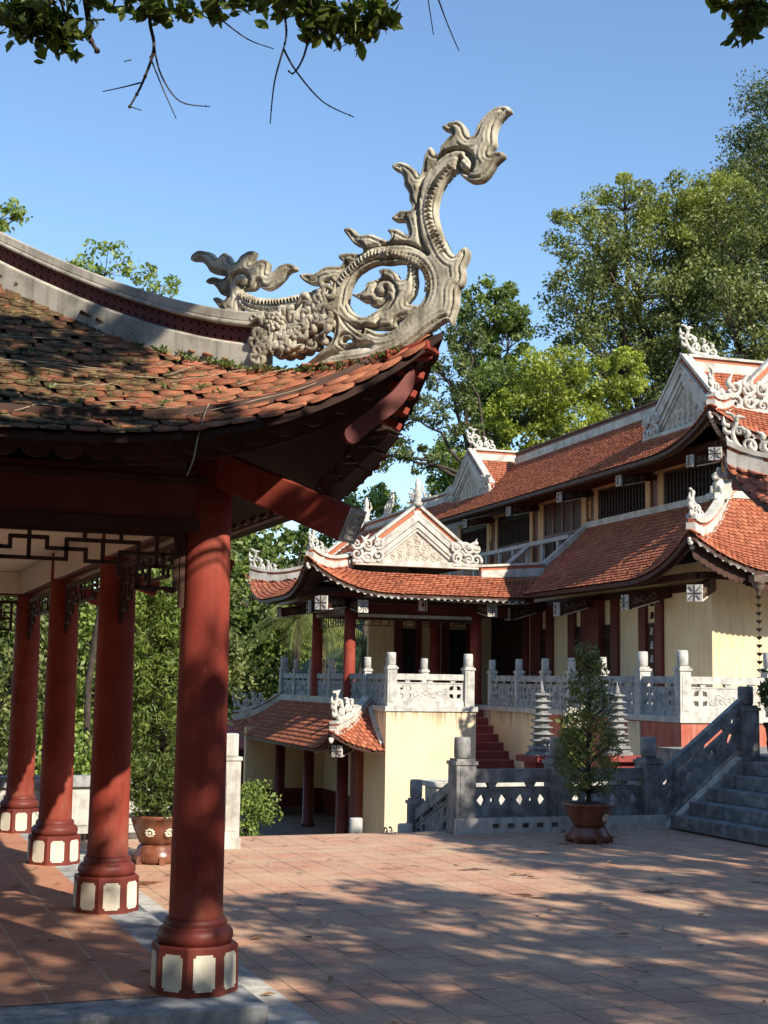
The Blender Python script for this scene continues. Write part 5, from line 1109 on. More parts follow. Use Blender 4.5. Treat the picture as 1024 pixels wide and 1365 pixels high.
for i in range(5):
    x = 10.40 + .29 * i; z = .19 + .173 * i; st.box(x, x + .31, 12.3 + .0 * i, 16.27, max(0.002, z - .173), z)
st.box(11.86, 20, 12.3, 18.9, 0.002, .95); st.box(11.6, 11.855, 16.28, 16.56, 0.002, .948)
tag(st.build('stone_stairs', [GD], None, .012), 'broad dark granite stairs rising to the right from the courtyard', 'stairs')
db = thing('stair_balustrade', 'dark stone balustrade sloping down to the lower yard in front of the yellow block', 'balustrade', (7.43, 18, -1.2))
rail_run(db, hfn((7.43, 16.42, 0), (0, 1, 0), (-1, 0, 0)), 1.52, 0, GD, (.60, .74), (.10, .54), .08, 'petal', .08, -.40, ends=(.13, .06))
inst('post', post_mesh(GD, .19, .72, .085, .25, True), db, (7.43, 17.94, -.48))
rail_run(db, hfn((7.43, 17.94, -.60), (0, 1, 0), (-1, 0, 0)), 1.5, 0, GD, (.60, .70), (.10, .54), .08, 'petal', .08, -.62, ends=(.10, .0))
m = MB(); ribbon(m, lambda y, z, q=0.: Vector((7.43, 19.25 + y, -.70 + z)), spiral(0, 0, .30, 1.3, 1.6, 1), .10, (1, 0, 0), .8); m.build('scroll_end', ['granite_pale'], db)  # pale stone stands in for sunlight on the scroll
ls = MB()
for i in range(8): ls.box(5.6, 7.28, 16.724 + .36 * i, 16.724 + .36 * (i + 1), -1.398, -.16 * (i + 1))
tag(ls.build('stone_steps', ['granite'], None, .01), 'stone steps dropping from the courtyard edge to the lower yard', 'steps')
for x, y, z, r, h, lab in ((6.30, 17.22, -.32, .085, .46, 'pale round stone bollard at the head of the descending steps, the taller of two'), (6.87, 16.95, -.16, .095, .24, 'grey round stone bollard close to the dark sloping balustrade, the shorter of two')):
    b = MB(); b.lathe((x, y, z), [(r, 0), (r * 1.02, h * .5), (r, h - .015), (r * .9, h)], 22); tag(b.build('bollard', ['granite_pale'], None), lab, 'bollard', 'bollards at the courtyard edge')
gp = thing('gate_post', 'tall pale stone post at the courtyard edge beside the nearest red column', 'post', (4.17, 15.6, 0))
m = MB(); m.box(4.05, 4.29, 15.48, 15.72, 0.002, .12); m.box(4.065, 4.275, 15.495, 15.705, .12, .98); m.box(4.05, 4.29, 15.48, 15.72, .98, 1.02); m.box(4.11, 4.23, 15.489, 15.494, .2, .9); m.build('shaft', ['granite_pale'], gp, .008)
m = MB(); m.box(4.09, 4.25, 15.52, 15.68, 1.02, 1.28); m.build('cap', ['granite_pale'], gp, .015)
wl = thing('garden_wall', 'low pale stone wall with a grey coping behind the far red columns', 'wall', (-1, 17.5, 0))
m = MB(); m.box(-9, 3.9, 17.42, 17.58, 0.002, .56)
for i in range(14): m.box(-8.9 + i * .92, -8.15 + i * .92, 17.408, 17.419, .1, .48)
m.build('panels', ['granite_pale'], wl); m = MB(); m.box(-9.02, 3.92, 17.37, 17.63, .56, .69); m.build('coping', ['granite'], wl, .01)
# ------------------------------------------------------------------ foliage
fl = MB(); rr = random.Random(77)
for k in range(170):
    x = rr.uniform(2.4, 10); y = rr.uniform(7.2, 16.4)
    if rr.random() < .25: x = rr.uniform(-.2, 1.9); y = rr.uniform(8, 15.5)
    z = .012 if x > 2.3 else .166; a = rr.uniform(0, 6.28); l = rr.uniform(.03, .065); e = Vector((math.cos(a), math.sin(a), 0)); s_ = Vector((-e.y, e.x, 0)); c = Vector((x, y, z))
    fl.add([c - e * l, c + s_ * l * .4 + Vector((0, 0, l * .3)), c + e * l + Vector((0, 0, l * .15)), c - s_ * l * .4 + Vector((0, 0, l * .22))], [(0, 1, 2), (0, 2, 3)], k % 2)
o = fl.build('fallen_leaves', ['twig', 'leaf_litter']); tag(o, 'dry brown fallen leaves scattered thinly over the paved courtyard', 'leaves'); o['kind'] = 'stuff'
def leaves(centers, spread, per, size, aspect=.5, up=.25, droop=.2, fold=.0, squash=.75):
    """leaf blades scattered round clump centres; returns verts and triangles (two per leaf)"""
    c = np.repeat(np.asarray(centers, float), per, 0); n = len(c)
    sp = np.repeat(np.asarray(spread, float).reshape(-1), per) if np.ndim(spread) else np.full(n, spread)
    g = RNG.normal(0, 1, (n, 3)); g /= np.linalg.norm(g, axis=1)[:, None]; r = RNG.random(n) ** .45
    p = c + g * (r * sp)[:, None] * np.array([1, 1, squash])
    a = RNG.normal(0, 1, (n, 3)) + g * .5; a[:, 2] -= droop; a /= np.linalg.norm(a, axis=1)[:, None]
    nn = RNG.normal(0, 1, (n, 3)); nn[:, 2] += up * 3; s = np.cross(a, nn); s /= np.linalg.norm(s, axis=1)[:, None]; nn = np.cross(s, a)
    L = size * RNG.uniform(.65, 1.3, n)[:, None]; W = L * aspect * .5
    b = p - a * L * .5; t = p + a * L * .5; m1 = p + s * W + nn * W * fold - a * L * .05; m2 = p - s * W + nn * W * fold - a * L * .05
    V = np.stack([b, m1, t, m2], 1).reshape(-1, 3); i = np.arange(n)[:, None] * 4
    return V, np.concatenate([i + np.array([[0, 1, 2]]), i + np.array([[0, 2, 3]])])
def broad_leaves(centers, spread, per, size):
    """pointed oval blades folded along the midrib, ten corners each"""
    V4, _ = leaves(centers, spread, per, size, .5, .35, .45, .22); Q = V4.reshape(-1, 4, 3); b, m1, t, m2 = Q[:, 0], Q[:, 1], Q[:, 2], Q[:, 3]; c = b * .5 + t * .5
    rib = [b, b * .72 + t * .28, b * .45 + t * .55, b * .18 + t * .82, t]; wd = [.72, 1.0, .62]; out = list(rib)
    for m in (m1, m2):
        for i, w in enumerate(wd): out.append(rib[i + 1] + (m - (b * .55 + t * .45)) * w)
    n = len(Q); V = np.stack(out, 1).reshape(-1, 3); i = np.arange(n)[:, None] * 11; F = []
    for o in (5, 8): F += [(0, 1, o), (1, 2, o), (2, o + 1, o), (2, 3, o + 1), (3, o + 2, o + 1), (3, 4, o + 2)]
    return V, np.concatenate([i + np.array([f]) for f in F])
def leaf_part(name, V, F, mat, parent):
    o = bpy.data.objects.new(name, np_mesh(name, V, F, mat, OFF[parent.name])); COL.objects.link(o); place(o, parent, OFF[parent.name]); return o
def limb(mb, p, q, r0, r1, sag=.12, n=7, wob=.05, sides=6):
    p = Vector(p); q = Vector(q); L = (q - p).length; pts = []
    for i in range(n):
        f = i / (n - 1); w = math.sin(f * PI); pts.append(p.lerp(q, f) + Vector((random.gauss(0, wob) * L * w, random.gauss(0, wob) * L * w, L * sag * w)))
    mb.tube(pts, [r0 + (r1 - r0) * i / (n - 1) for i in range(n)], sides); return pts
def tree(label, base, clumps, mat, nsub, per, size, tr, fork, group=None, name='tree', top=None, subr=.30, aspect=.5, bark='bark', shell=.5, twigs=.5, cat='tree', droop=.25, up=.2):
    """trunk with limbs to every clump, twigs to many tufts, leaves in tufts: clumps = (x, y, z, rx, ry, rz)"""
    t = thing(name, label, cat, base, group); B = MB(); fork = Vector(fork); limb(B, base, fork, tr, tr * .7, 0, 6, .02, 9)
    cs = []; sp = []
    tot = sum(c[3] * c[5] for c in clumps)
    for (x, y, z, rx, ry, rz) in clumps:
        end = Vector((x, y, z - rz * .25)); limb(B, fork, end, tr * .5, tr * .16, .10, 8, .05)
        k = max(3, int(nsub * rx * rz / tot)); g = RNG.normal(0, 1, (k, 3)); g /= np.linalg.norm(g, axis=1)[:, None]; r = shell + (1 - shell) * RNG.random(k) ** .6
        c = np.array([x, y, z]) + g * r[:, None] * np.array([rx, ry, rz]); cs.append(c); sp.append(np.full(k, subr * (rx + rz) / 2) * RNG.uniform(.65, 1.35, k))
        for q in c[:int(k * twigs)]: limb(B, end, q, tr * .10, tr * .03, .05, 5, .05, 4)
    B.build('trunk', [bark], t); V, F = leaves(np.concatenate(cs), np.concatenate(sp), per, size, aspect, up, droop)
    if top:
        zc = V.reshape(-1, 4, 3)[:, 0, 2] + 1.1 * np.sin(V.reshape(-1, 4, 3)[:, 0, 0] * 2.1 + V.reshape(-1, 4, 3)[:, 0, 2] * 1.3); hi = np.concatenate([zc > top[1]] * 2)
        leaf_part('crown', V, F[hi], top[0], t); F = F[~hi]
    leaf_part('crown', V, F, mat, t); return t
G1 = 'trees on the hill behind the temple'
tree('tallest broad tree behind the temple roof with dusty olive crown against the sky', (31, 49, 2), [(30.0, 49, 18.5, 3.0, 3.0, 3.0), (28.2, 49.5, 20.4, 2.0, 2.4, 1.8), (32.2, 49, 20.8, 2.4, 2.6, 2.0), (29.0, 49.5, 15.2, 2.6, 2.6, 2.4), (27.6, 49.5, 17.0, 1.5, 2, 2.4), (31.0, 48.6, 16.2, 2.4, 2.2, 2.2), (29.6, 49.4, 22.0, 2.0, 2, 1.2), (33.0, 49, 18.0, 2.2, 2, 2.4), (32.2, 49.4, 22.2, 1.9, 2, 1.5), (33.9, 49.3, 22.3, 1.8, 2, 1.7)], 'leaf_olive', 430, 125, .175, .42, (30.2, 49, 10.5), G1, subr=.28, shell=.45, top=('leaf_yellow_olive', 20.2))
tree('dark dense tree filling the right edge above the near roof tip with bare grey limbs', (34, 45.5, 2), [(33.2, 46.5, 19.6, 2.4, 2.6, 2.6), (32.0, 45, 15.6, 2.4, 2.2, 2.6), (34.5, 45, 16.5, 2.4, 2.4, 3.0), (31.0, 45.4, 12.8, 2.2, 2, 1.8), (33.6, 44.6, 12.6, 2.2, 2, 2.), (35.6, 45.5, 20.5, 2.2, 2.4, 2.8)], 'leaf_olive', 330, 120, .17, .36, (32.8, 45, 8.5), G1, subr=.28)
tree('tall dark tree highest at the right edge of the sky', (43, 58, 6), [(42.4, 58, 27.0, 2.2, 2.6, 3.6), (44.6, 58, 30.5, 2.8, 3, 3.8), (43.0, 57.5, 22.5, 3.0, 3, 3.0), (40.0, 58.5, 22.5, 2.0, 2, 2.2), (38.2, 56.0, 21.5, 2.0, 2, 1.8), (40.2, 57, 25.6, 1.8, 2, 2.4)], 'leaf_hill', 300, 150, .20, .4, (43.2, 58, 15), G1, subr=.36)
tree('slim open tree between dragon tail and hill with sky showing through its leaves', (23.2, 49, -1), [(23.0, 48.6, 16.5, 1.5, 1.5, 1.1), (23.8, 48.6, 15.2, 1.1, 1.2, 1.1), (22.4, 48.8, 14.8, 1.0, 1.2, 1.0), (23.4, 48.8, 13.6, 1.1, 1.2, .7), (22.6, 48.8, 12.6, 1.0, 1, .7), (24.2, 48.8, 12.4, .9, 1, .7)], 'leaf_mid', 210, 80, .18, .22, (23.1, 49, 11.5), G1, subr=.26)
tree('bright yellow green tree glowing just above the upper temple roof', (21.8, 40.5, -1), [(21.4, 40.2, 11.9, 1.6, 1.6, 1.0), (20.4, 40.6, 10.6, 1.2, 1.2, 1.0), (23.4, 39.6, 11.9, 1.0, 1.2, 1.0), (22.4, 40, 10.1, 1.5, 1.4, 1.0), (23.8, 39.4, 10.0, 1.0, 1.2, .8), (19.4, 41, 9.0, 1.0, 1.2, .9), (21.3, 40.4, 9.2, 1.4, 1.2, .9)], 'leaf_yellow', 300, 100, .145, .2, (21.6, 40.4, 7.5), G1, subr=.30)
tree('mid green tree under the yellow one at the left end of the upper roof', (19.8, 43, -1), [(19.6, 42.6, 9.4, 1.4, 1.4, 1.1), (20.6, 42.8, 11.6, 1.5, 1.4, 1.2), (18.9, 42.4, 8.2, 1.1, 1.2, 1.0), (22.4, 42.8, 12.0, 1.4, 1.4, .9)], 'leaf_mid', 210, 95, .16, .2, (19.8, 43, 6), G1, subr=.3)
tree('sparse dark tree with long bare limbs reaching left over the gabled porch', (18.6, 38.5, -1), [(15.8, 38.4, 9.9, .9, .9, .6), (16.6, 38, 11.1, .8, .8, .7), (14.9, 38.8, 8.8, .8, .8, .6), (15.6, 38.2, 8.5, .7, .7, .4), (17.2, 38, 9.9, .7, .7, .6), (17.3, 38, 12.2, .7, .8, .7), (16.2, 38.4, 12.4, .5, .6, .5)], 'leaf_dark', 120, 60, .14, .16, (18.0, 38.3, 7.6), G1, subr=.36, twigs=.8)
tree('far rounded green tree seen beyond the porch gable on the left', (21.4, 57.5, -1), [(21.2, 57.5, 9.2, 1.5, 1.5, 1.4), (20.2, 57.5, 7.6, 1.3, 1.3, 1.2), (22.4, 57.5, 7.8, 1.5, 1.3, 1.1)], 'leaf_mid', 130, 60, .26, .2, (21.3, 57.5, 4.5), G1, subr=.32)
tree('far low green tree showing between the porch gable and the main roof', (24.6, 56.5, -1), [(23.8, 56.5, 8.9, 1.1, 1.1, .9), (25.4, 56, 9.6, 1.2, 1.2, 1.1), (27.0, 56, 10.2, 1.4, 1.3, 1.2)], 'leaf_dark', 120, 60, .26, .2, (24.8, 56.5, 5), G1, subr=.32)
G2 = 'dense trees left of the porch'
tree('dense creeper clad tree with shiny leaves right of the nearest red column', (11.98, 42.27, -1.4), [(11.77, 41.73, 4.58, 1.3, 1.3, 1.8), (11.56, 41.30, 2.01, 1.2, 1.2, 1.6), (12.84, 41.73, 5.43, 1.2, 1.2, 1.0), (10.91, 41.73, 5.43, 1.0, 1., 1.2), (12.41, 41.52, 3.29, 1.1, 1.1, 1.3), (10.91, 41.52, 3.29, 1.0, 1.0, 1.6), (13.59, 41.52, 6.50, .9, .9, .5), (12.41, 43.66, 1.90, 1.2, 1, 1.), (10.27, 42.27, 1.26, 1.0, 1, 1.0)], 'leaf_mid', 330, 70, .17, .2, (11.98, 42.16, 2.01), G2, subr=.3, shell=.6, aspect=.7)
tree('pale sunlit leafy tree glimpsed over the creeper, left of the roof corner bracket', (10.08, 43.05, -1.4), [(9.87, 43.05, 5.79, 1.1, 1.1, 1.1), (10.92, 43.47, 6.83, 1.3, 1.1, .8), (12.39, 43.47, 7.25, 1.1, 1, .6), (9.03, 43.05, 4.32, 1.1, 1, 1.6)], 'leaf_fresh', 160, 60, .18, .18, (10.08, 43.05, 3.06), G2, subr=.32)
G3 = 'shrubs and small trees beyond the garden wall'
tree('olive leafy tree behind the leftmost far column', (2.6, 26, -1.4), [(2.6, 26, 2.0, 1.2, 1, 1.4), (1.6, 26.2, 3.0, 1.0, 1, 1.0), (3.4, 26.2, 3.3, 1.0, 1, .9), (2.2, 25.8, .6, 1.3, 1, 1.1)], 'leaf_olive', 190, 62, .13, .12, (2.6, 26, .8), G3, subr=.3)
tree('pale leafy tree between the second and third red columns', (4.3, 26.6, -1.4), [(4.2, 26.4, 2.2, 1.0, 1, 1.2), (4.6, 26.6, 3.6, 1.0, 1, 1.0), (3.8, 26.4, .6, 1.0, 1, 1.0), (5.0, 26.6, 1.0, .8, 1, 1.2)], 'leaf_fresh', 180, 62, .13, .12, (4.3, 26.6, .8), G3, subr=.3)
tree('tall leafy tree directly left of the nearest red column', (5.9, 27.2, -1.4), [(5.8, 27, 2.4, 1.0, 1, 1.3), (6.2, 27.2, 4.0, 1.1, 1, 1.1), (5.6, 27, .8, 1.0, 1, 1.1), (6.6, 27.4, 2.0, .9, 1, 1.4)], 'leaf_olive', 190, 62, .14, .12, (5.9, 27.2, .8), G3, subr=.3)
tree('bright low bush just over the coping of the garden wall', (3.4, 21.5, -1.4), [(3.0, 21.5, .5, .7, .6, .7), (4.0, 21.6, .3, .6, .6, .7)], 'leaf_fresh', 90, 60, .10, .06, (3.4, 21.5, -.6), G3, subr=.34, name='bush', cat='bush')
for x, z0, lab in ((-3., 5.5, 'broad green tree hidden mostly by the pavilion, farthest left'), (1.2, 5.0, 'tall green tree deep behind the farthest red column'), (4.6, 5.2, 'tall green backdrop tree behind the nearest red column')):
    tree(lab, (x, 33, -1.4), [(x, 33, z0 - 1.5, 2.2, 1.6, 1.8), (x - 1.6, 33, z0 - 3.6, 2.0, 1.5, 1.8), (x + 1.4, 33, z0 - 3.4, 2.0, 1.5, 2.), (x, 32.6, .6, 2.6, 1.4, 1.6)], 'leaf_mid', 260, 62, .20, .2, (x, 33, 1.5), G3, subr=.3)
tree('thin leafy tree top rising over the pierced ridge of the near roof', (3.6, 21.6, -1.4), [(3.5, 21.5, 8.25, .55, .6, .38), (4.2, 21.4, 8.0, .42, .5, .34), (2.9, 21.6, 8.2, .35, .4, .25), (3.2, 21.5, 7.6, .7, .6, .4)], 'leaf_fresh', 60, 30, .10, .06, (3.6, 21.6, 6.6), G3, subr=.42, twigs=.9)
tree('small leafy crown at the left edge above the near roof ridge', (1.8, 22, -1.4), [(1.9, 22, 9.05, .35, .4, .32), (1.5, 22, 8.7, .5, .4, .4)], 'leaf_fresh', 36, 34, .10, .06, (1.8, 22, 7.4), G3, subr=.42, twigs=.9)
# palms behind the porch
def palm(base, h, label, n=15, L=1.5, seed=1):
    rr = random.Random(seed); t = thing('palm_tree', label, 'palm', base, 'palms behind the porch'); B = MB(); b = Vector(base); top = b + Vector((0, 0, h)); limb(B, b, top, .14, .11, 0, 6, .01, 9); B.build('trunk', ['bark'], t)
    for k in range(n):
        a = 2 * PI * k / n + rr.uniform(-.2, .2); el = rr.uniform(-.15, 1.1); m = MB(); e = Vector((math.cos(a), math.sin(a), 0)); pts = []
        for i in range(8): f = i / 7; pts.append(top + e * (L * f * math.cos(el)) + Vector((0, 0, L * (math.sin(el) * f - .75 * f * f))))
        m.tube(pts, [.02 * (1 - .7 * i / 7) for i in range(8)], 4)
        for i in range(2, 26):
            f = i / 26; q = f * 7; j = min(int(q), 6); p = pts[j].lerp(pts[j + 1], q - j); d = (pts[j + 1] - pts[j]).normalized(); s = d.cross(Vector((0, 0, 1))).normalized(); ll = .50 * math.sin(PI * min(1, f * .9 + .12))
            for sg in (-1, 1):
                tip = p + s * sg * ll * .7 + d * ll * .5 + Vector((0, 0, -ll * .55)); w = d * .018; m.add([p - w, p + w, tip], [(0, 1, 2)])
        m.build('frond', ['leaf_palm'], t)
palm((13.0, 38.6, -1.4), 4.8, 'yellowish palm seen between the two left columns of the porch', 16, 1.9, 1)
palm((14.6, 39.4, -1.4), 4.4, 'palm seen right of the front left porch column', 15, 1.8, 2)
palm((11.9, 37.6, -1.4), 5.0, 'palm hanging its fronds left of the porch columns', 15, 1.7, 3)
# potted trees
def pot(name, label, x, y, rim, h, z, flower, seed, cr):
    t = thing(name, label, 'potted tree', (x, y, z)); m = MB()
    m.lathe((x, y, z), [(rim * .66, .0), (rim * .80, .03), (rim * .82, .09), (rim * .70, .13), (rim * .66, .17), (rim * .60, .19)], 28)
    m.lathe((x, y, z), [(rim * .52, .19), (rim * .62, .21), (rim * .82, h * .72), (rim * .92, h - .04), (rim * 1.02, h - .03), (rim * 1.03, h), (rim * .94, h), (rim * .90, h - .03), (.01, h - .03)], 28)
    for k in range(6): a = k * PI / 3 + .5; m.box(x + rim * .78 * math.cos(a) - .03, x + rim * .78 * math.cos(a) + .03, y + rim * .78 * math.sin(a) - .03, y + rim * .78 * math.sin(a) + .03, z + .001, z + .08)
    p = m.build('pot', ['glazed_brown'], t); f = MB(); rr = random.Random(seed)
    for fx in ((.35,) if flower == 1 else (-.55, .25)):
        a = -PI / 2 + fx; c = Vector((x + rim * .80 * math.cos(a), y + rim * .80 * math.sin(a), z + h * .66)); n = Vector((math.cos(a), math.sin(a), -.35)).normalized(); e1 = n.cross(Vector((0, 0, 1))).normalized(); e2 = e1.cross(n)
        for k in range(9): b = 2 * PI * k / 9; f.blob(c + e1 * .036 * math.cos(b) + e2 * .036 * math.sin(b) + n * .004, (.022, .022, .012), 0, 6, 4)
        f.blob(c + n * .006, .020, 0, 6, 4)
    f.build('flower_relief', ['panel_cream'], p)
    m = MB(); m.lathe((x, y, z + h - .04), [(rim * .9, 0), (rim * .86, .02), (.02, .05)], 18); m.build('soil', ['soil'], t); return t
def cone_tree(t, x, y, z0, z1, prof, mats, nsub, per, size, sub, tr=.03, aspect=.22):
    B = MB(); limb(B, (x, y, z0 - .15), (x, y, z1 - .1), tr, tr * .3, 0, 9, .012, 7); cs = []; sp = []
    for k in range(nsub):
        f = RNG.random() ** 1.1; a = RNG.random() * 2 * PI; r = np.interp(f, [p[0] for p in prof], [p[1] for p in prof]) * (.35 + .65 * RNG.random() ** .5); c = (x + r * math.cos(a), y + r * math.sin(a), z0 + (z1 - z0) * f); cs.append(c); sp.append(sub * RNG.uniform(.6, 1.3))
        if k % 2 == 0: limb(B, (x, y, max(z0 - .05, c[2] - r * .9)), c, tr * .28, tr * .1, .0, 5, .04, 4)
    B.build('trunk', ['bark'], t); V, F = leaves(cs, sp, per, size, aspect, .0, -.3, 0., 1.); leaf_part('crown', V, F, mats, t)
t = pot('potted_tree', 'conical potted tree with fine leaves in a brown glazed pot before the dark balustrade', 8.57, 15.2, .32, .47, 0, 1, 4, .4)
cone_tree(t, 8.57, 15.2, .62, 2.36, [(0, .22), (.12, .40), (.3, .37), (.55, .29), (.8, .21), (1., .09)], 'leaf_olive', 200, 24, .08, .115)
t = pot('potted_tree', 'narrow leafy potted tree in a brown flower moulded pot between two red columns', 3.16, 14.6, .31, .49, 0, 2, 6, .4)
cone_tree(t, 3.16, 14.6, .54, 2.9, [(0, .34), (.3, .38), (.7, .34), (1., .16)], 'leaf_mid', 300, 44, .085, .12)
# white orchid on the plant's left, miniature stone pagodas, round shrub
for x, lab in ((10.165, 'grey miniature stone pagoda on a red plinth left of the conical potted tree'), (11.51, 'grey miniature stone pagoda on a red plinth right of the conical potted tree')):
    t = thing('stone_pagoda', lab, 'pagoda', (x, 19.5, -1.4), 'miniature stone pagodas'); m = MB(); m.box(x - .20, x + .20, 19.3, 19.7, -1.4, .70); m.box(x - .30, x + .30, 19.2, 19.8, .70, .80); m.build('plinth', ['step_red'], t, .008)
    m = MB(); z = .80; w = .25
    for i, (a, h) in enumerate([(.25, .05), (.20, .05), (.22, .04)]): m.lathe((x, 19.5, z), [(a, 0), (a * .94, h)], 8, 0, False, PI / 8); z += h
    for i in range(8):
        w = .135 - i * .0085; m.lathe((x, 19.5, z), [(w, 0), (w, .062)], 8, 0, False, PI / 8); m.lathe((x, 19.5, z + .062), [(w + .012, 0), (w + .062, .018), (w + .058, .028), (w * .9, .05)], 8, 0, False, PI / 8); z += .100
    m.lathe((x, 19.5, z), [(.04, 0), (.055, .03), (.03, .06), (.035, .09), (.012, .15), (.004, .2)], 10); m.build('tiers', ['granite_dark'], t)  # dark granite puts the shade on the pagodas into their colour
pw = MB(); pw.box(7.9, 12.3, 18.35, 18.75, -1.4, .42); pw.box(7.86, 12.34, 18.31, 18.79, .42, .50)  # pale wall added so the lotus openings look bright
tag(pw.build('added_pale_wall', ['granite_pale'], None, .01), 'pale low stone planter wall added to look bright through the dark balustrade openings', 'backing')
fl = MB(); rr = random.Random(3)
for k in range(26):
    c = Vector((10.28 + rr.uniform(-.16, .16), 18.6 + rr.uniform(-.1, .1), 1.42 + rr.uniform(-.16, .12)))
    for q in range(5): a = q * 1.257 + k; fl.blob(c + Vector((.028 * math.cos(a), 0, .028 * math.sin(a))), (.024, .012, .024), 0, 6, 4)
t = thing('flowering_shrub', 'shrub with white blossoms against the terrace wall left of the conical potted tree', 'shrub', (10.3, 18.65, -1.4)); fl.build('blossoms', ['leaf_flower'], t)
B = MB(); limb(B, (10.3, 18.65, -1.4), (10.3, 18.62, 1.4), .03, .012, 0, 7, .02); B.build('stem', ['bark'], t); V, F = leaves([(10.3 + rr.uniform(-.22, .22), 18.65, 1.1 + rr.uniform(-.5, .35)) for _ in range(26)], .14, 22, .10); leaf_part('foliage', V, F, 'leaf_mid', t)
t = thing('round_shrub', 'clipped bright green shrub on the lower yard beside the pale gate post', 'shrub', (5.35, 18.9, -1.4)); B = MB(); limb(B, (5.35, 18.9, -1.4), (5.3, 18.9, .0), .05, .03, 0, 6, .04); B.build('trunk', ['bark'], t)
V, F = leaves([(5.28 + RNG.normal(0, .18), 18.9 + RNG.normal(0, .2), .22 + RNG.normal(0, .16)) for _ in range(60)] + [(5.05 + RNG.normal(0, .08), 18.8, -.2 + RNG.normal(0, .1)) for _ in range(12)], .13, 46, .055, .55); leaf_part('crown', V, F, 'leaf_fresh', t)
t = thing('stair_plant', 'dark leafy plant in a dark pot at the right edge beside the rain chain', 'plant', (11.95, 16.2, .95)); B = MB(); limb(B, (11.95, 16.2, .95), (11.98, 16.2, 1.9), .015, .006, 0, 6, .03); B.build('stem', ['bark'], t)
B = MB(); B.lathe((12.15, 16.15, .951), [(.16, 0), (.20, .06), (.24, .38), (.27, .42), (.27, .46), (.22, .46)], 18); B.build('pot', ['wood_dark'], t)
V, F = leaves([(11.98 + RNG.normal(0, .07), 16.2 + RNG.normal(0, .07), 1.85 + RNG.normal(0, .17)) for _ in range(18)], .10, 14, .13, .4); leaf_part('foliage', V, F, 'leaf_dark', t)
# red shed far left behind the porch
sh = thing('red_shed', 'dark red shed with a pink metal roof far back beyond the side porch', 'shed', (11.5, 39, -1.4)); m = MB(); m.box(9.2, 13.0, 37.2, 40.2, -1.4, .1); m.build('wall', ['paint_dark_red'], sh)
m = MB(); m.add([(8.9, 36.8, .05), (13.3, 36.8, .05), (13.3, 38.7, .75), (8.9, 38.7, .75), (8.9, 36.8, .0), (13.3, 36.8, .0), (13.3, 38.7, .7), (8.9, 38.7, .7)], [(0, 1, 2, 3), (7, 6, 5, 4), (0, 4, 5, 1), (0, 3, 7, 4), (1, 5, 6, 2)]); m.build('roof', ['metal_pink'], sh)
ss = MB()
for i in range(3): ss.box(9.2, 11.2, 33.6 + i * .35, 34.9, -1.398 + i * .17, -1.228 + i * .17)
tag(ss.build('yard_steps', ['yard_dark'], None), 'dark low steps at the far end of the lower yard beyond the side porch', 'steps')
# ------------------------------------------------------------------ pavilion on the right: only its roof tip reaches into the picture
rp_ = thing('corner_pavilion', 'white ridged roof tip of another pavilion reaching in at the right edge', 'pavilion', (11.1, 11.4, 0))
RP2 = Roof(9.25, 13.05, 9.5, 13.3, 3.72, .50, .05, .75, 1.7, 2.6, 6.); S2 = [(k, 1.9, hipclip(3.8, 1.9)) for k in 'SWNE']
r2 = build_tiles('roof', RP2, S2, 'tile_new', rp_, .15, .13, .018, .05)
d = MB()
for k, D, c in S2: deck(d, RP2, k, D, c, -.01, -.07, 30, 8)
d.build('roof_boards', ['wood_dark'], r2); d = MB()
for k in 'SWNE': fascia(d, RP2, k, .10, -.05, -.14, .03, .15, .045)
d.build('scalloped_fascia', ['wood_dark'], rp_)
for cor in ((-1, 1), (-1, -1), (1, 1), (1, -1)): hall_hip(RP2, cor, .04, 1.85, rp_, .44, .8)
cm2 = MB(); cm2.lathe((0, 0, 0), [(.2, 0), (.2, .25), (.14, .3), (.135, 3.9)], 20); cme = cm2.mesh('column', ['paint_red'])
for x in (10.2, 12.1):
    for y in (10.45, 12.35): inst('column', cme, rp_, (x, y, 0.0))
m = MB()
for y in (10.45, 12.35): m.box(10.1, 12.2, y - .08, y + .08, 3.5, 3.8)
for x in (10.2, 12.1): m.box(x - .08, x + .08, 10.53, 12.27, 3.5, 3.8)
m.build('beam', ['paint_dark_red'], rp_)
# ------------------------------------------------------------------ shade trees standing behind the photographer
def dens(x, y):
    """how much of the paving at (x, y) lies under leaves"""
    if x < -6 or x > 14 or y < -4 or y > 19: return 0
    if y < 6.8: return .85  # leaves added over unseen paving to cut its bounced light
    if x < 2.4:
        if 11.6 < y < 14.8: return .42 if x < .1 else (.15 if x < .5 else 0)      # reaches the tiles of the near roof
        if y < 8.9: return 1.0 if x > .8 else .7
        if 6.5 < y < 11.6: return .42
        return 0.
    if y < 10.2: return 1.0
    if y < 11.4: return .92 if x > 3.0 else .5
    if x < 7.2: return .04 + .45 * max(0, (x - 6.2))
    return 0. if y > 17.8 else (.95 if (y > 14.6 and x > 7.4) else .68)
def canopy():
    A = []; Bc = []
    s = .57
    for x in np.arange(-6, 14, s):
        for y in np.arange(-4, 19, s * 1.5):
            p = dens(x, y)
            if RNG.random() < p:
                z = RNG.uniform(6.4, 9.6); xx = x + RNG.uniform(-.4, .4) * s + .470 * z; yy = y + RNG.uniform(-.5, .5) * s * 1.5 - 1.349 * z
                if math.hypot(xx, yy) < 14 and yy > 0 and xx / max(yy, .1) < .95 and (z - 2.9) / math.hypot(xx, yy) < .64: continue
                (A if xx > 4.6 else Bc).append((xx, yy, z))
    return A, Bc
CA, CB = canopy()
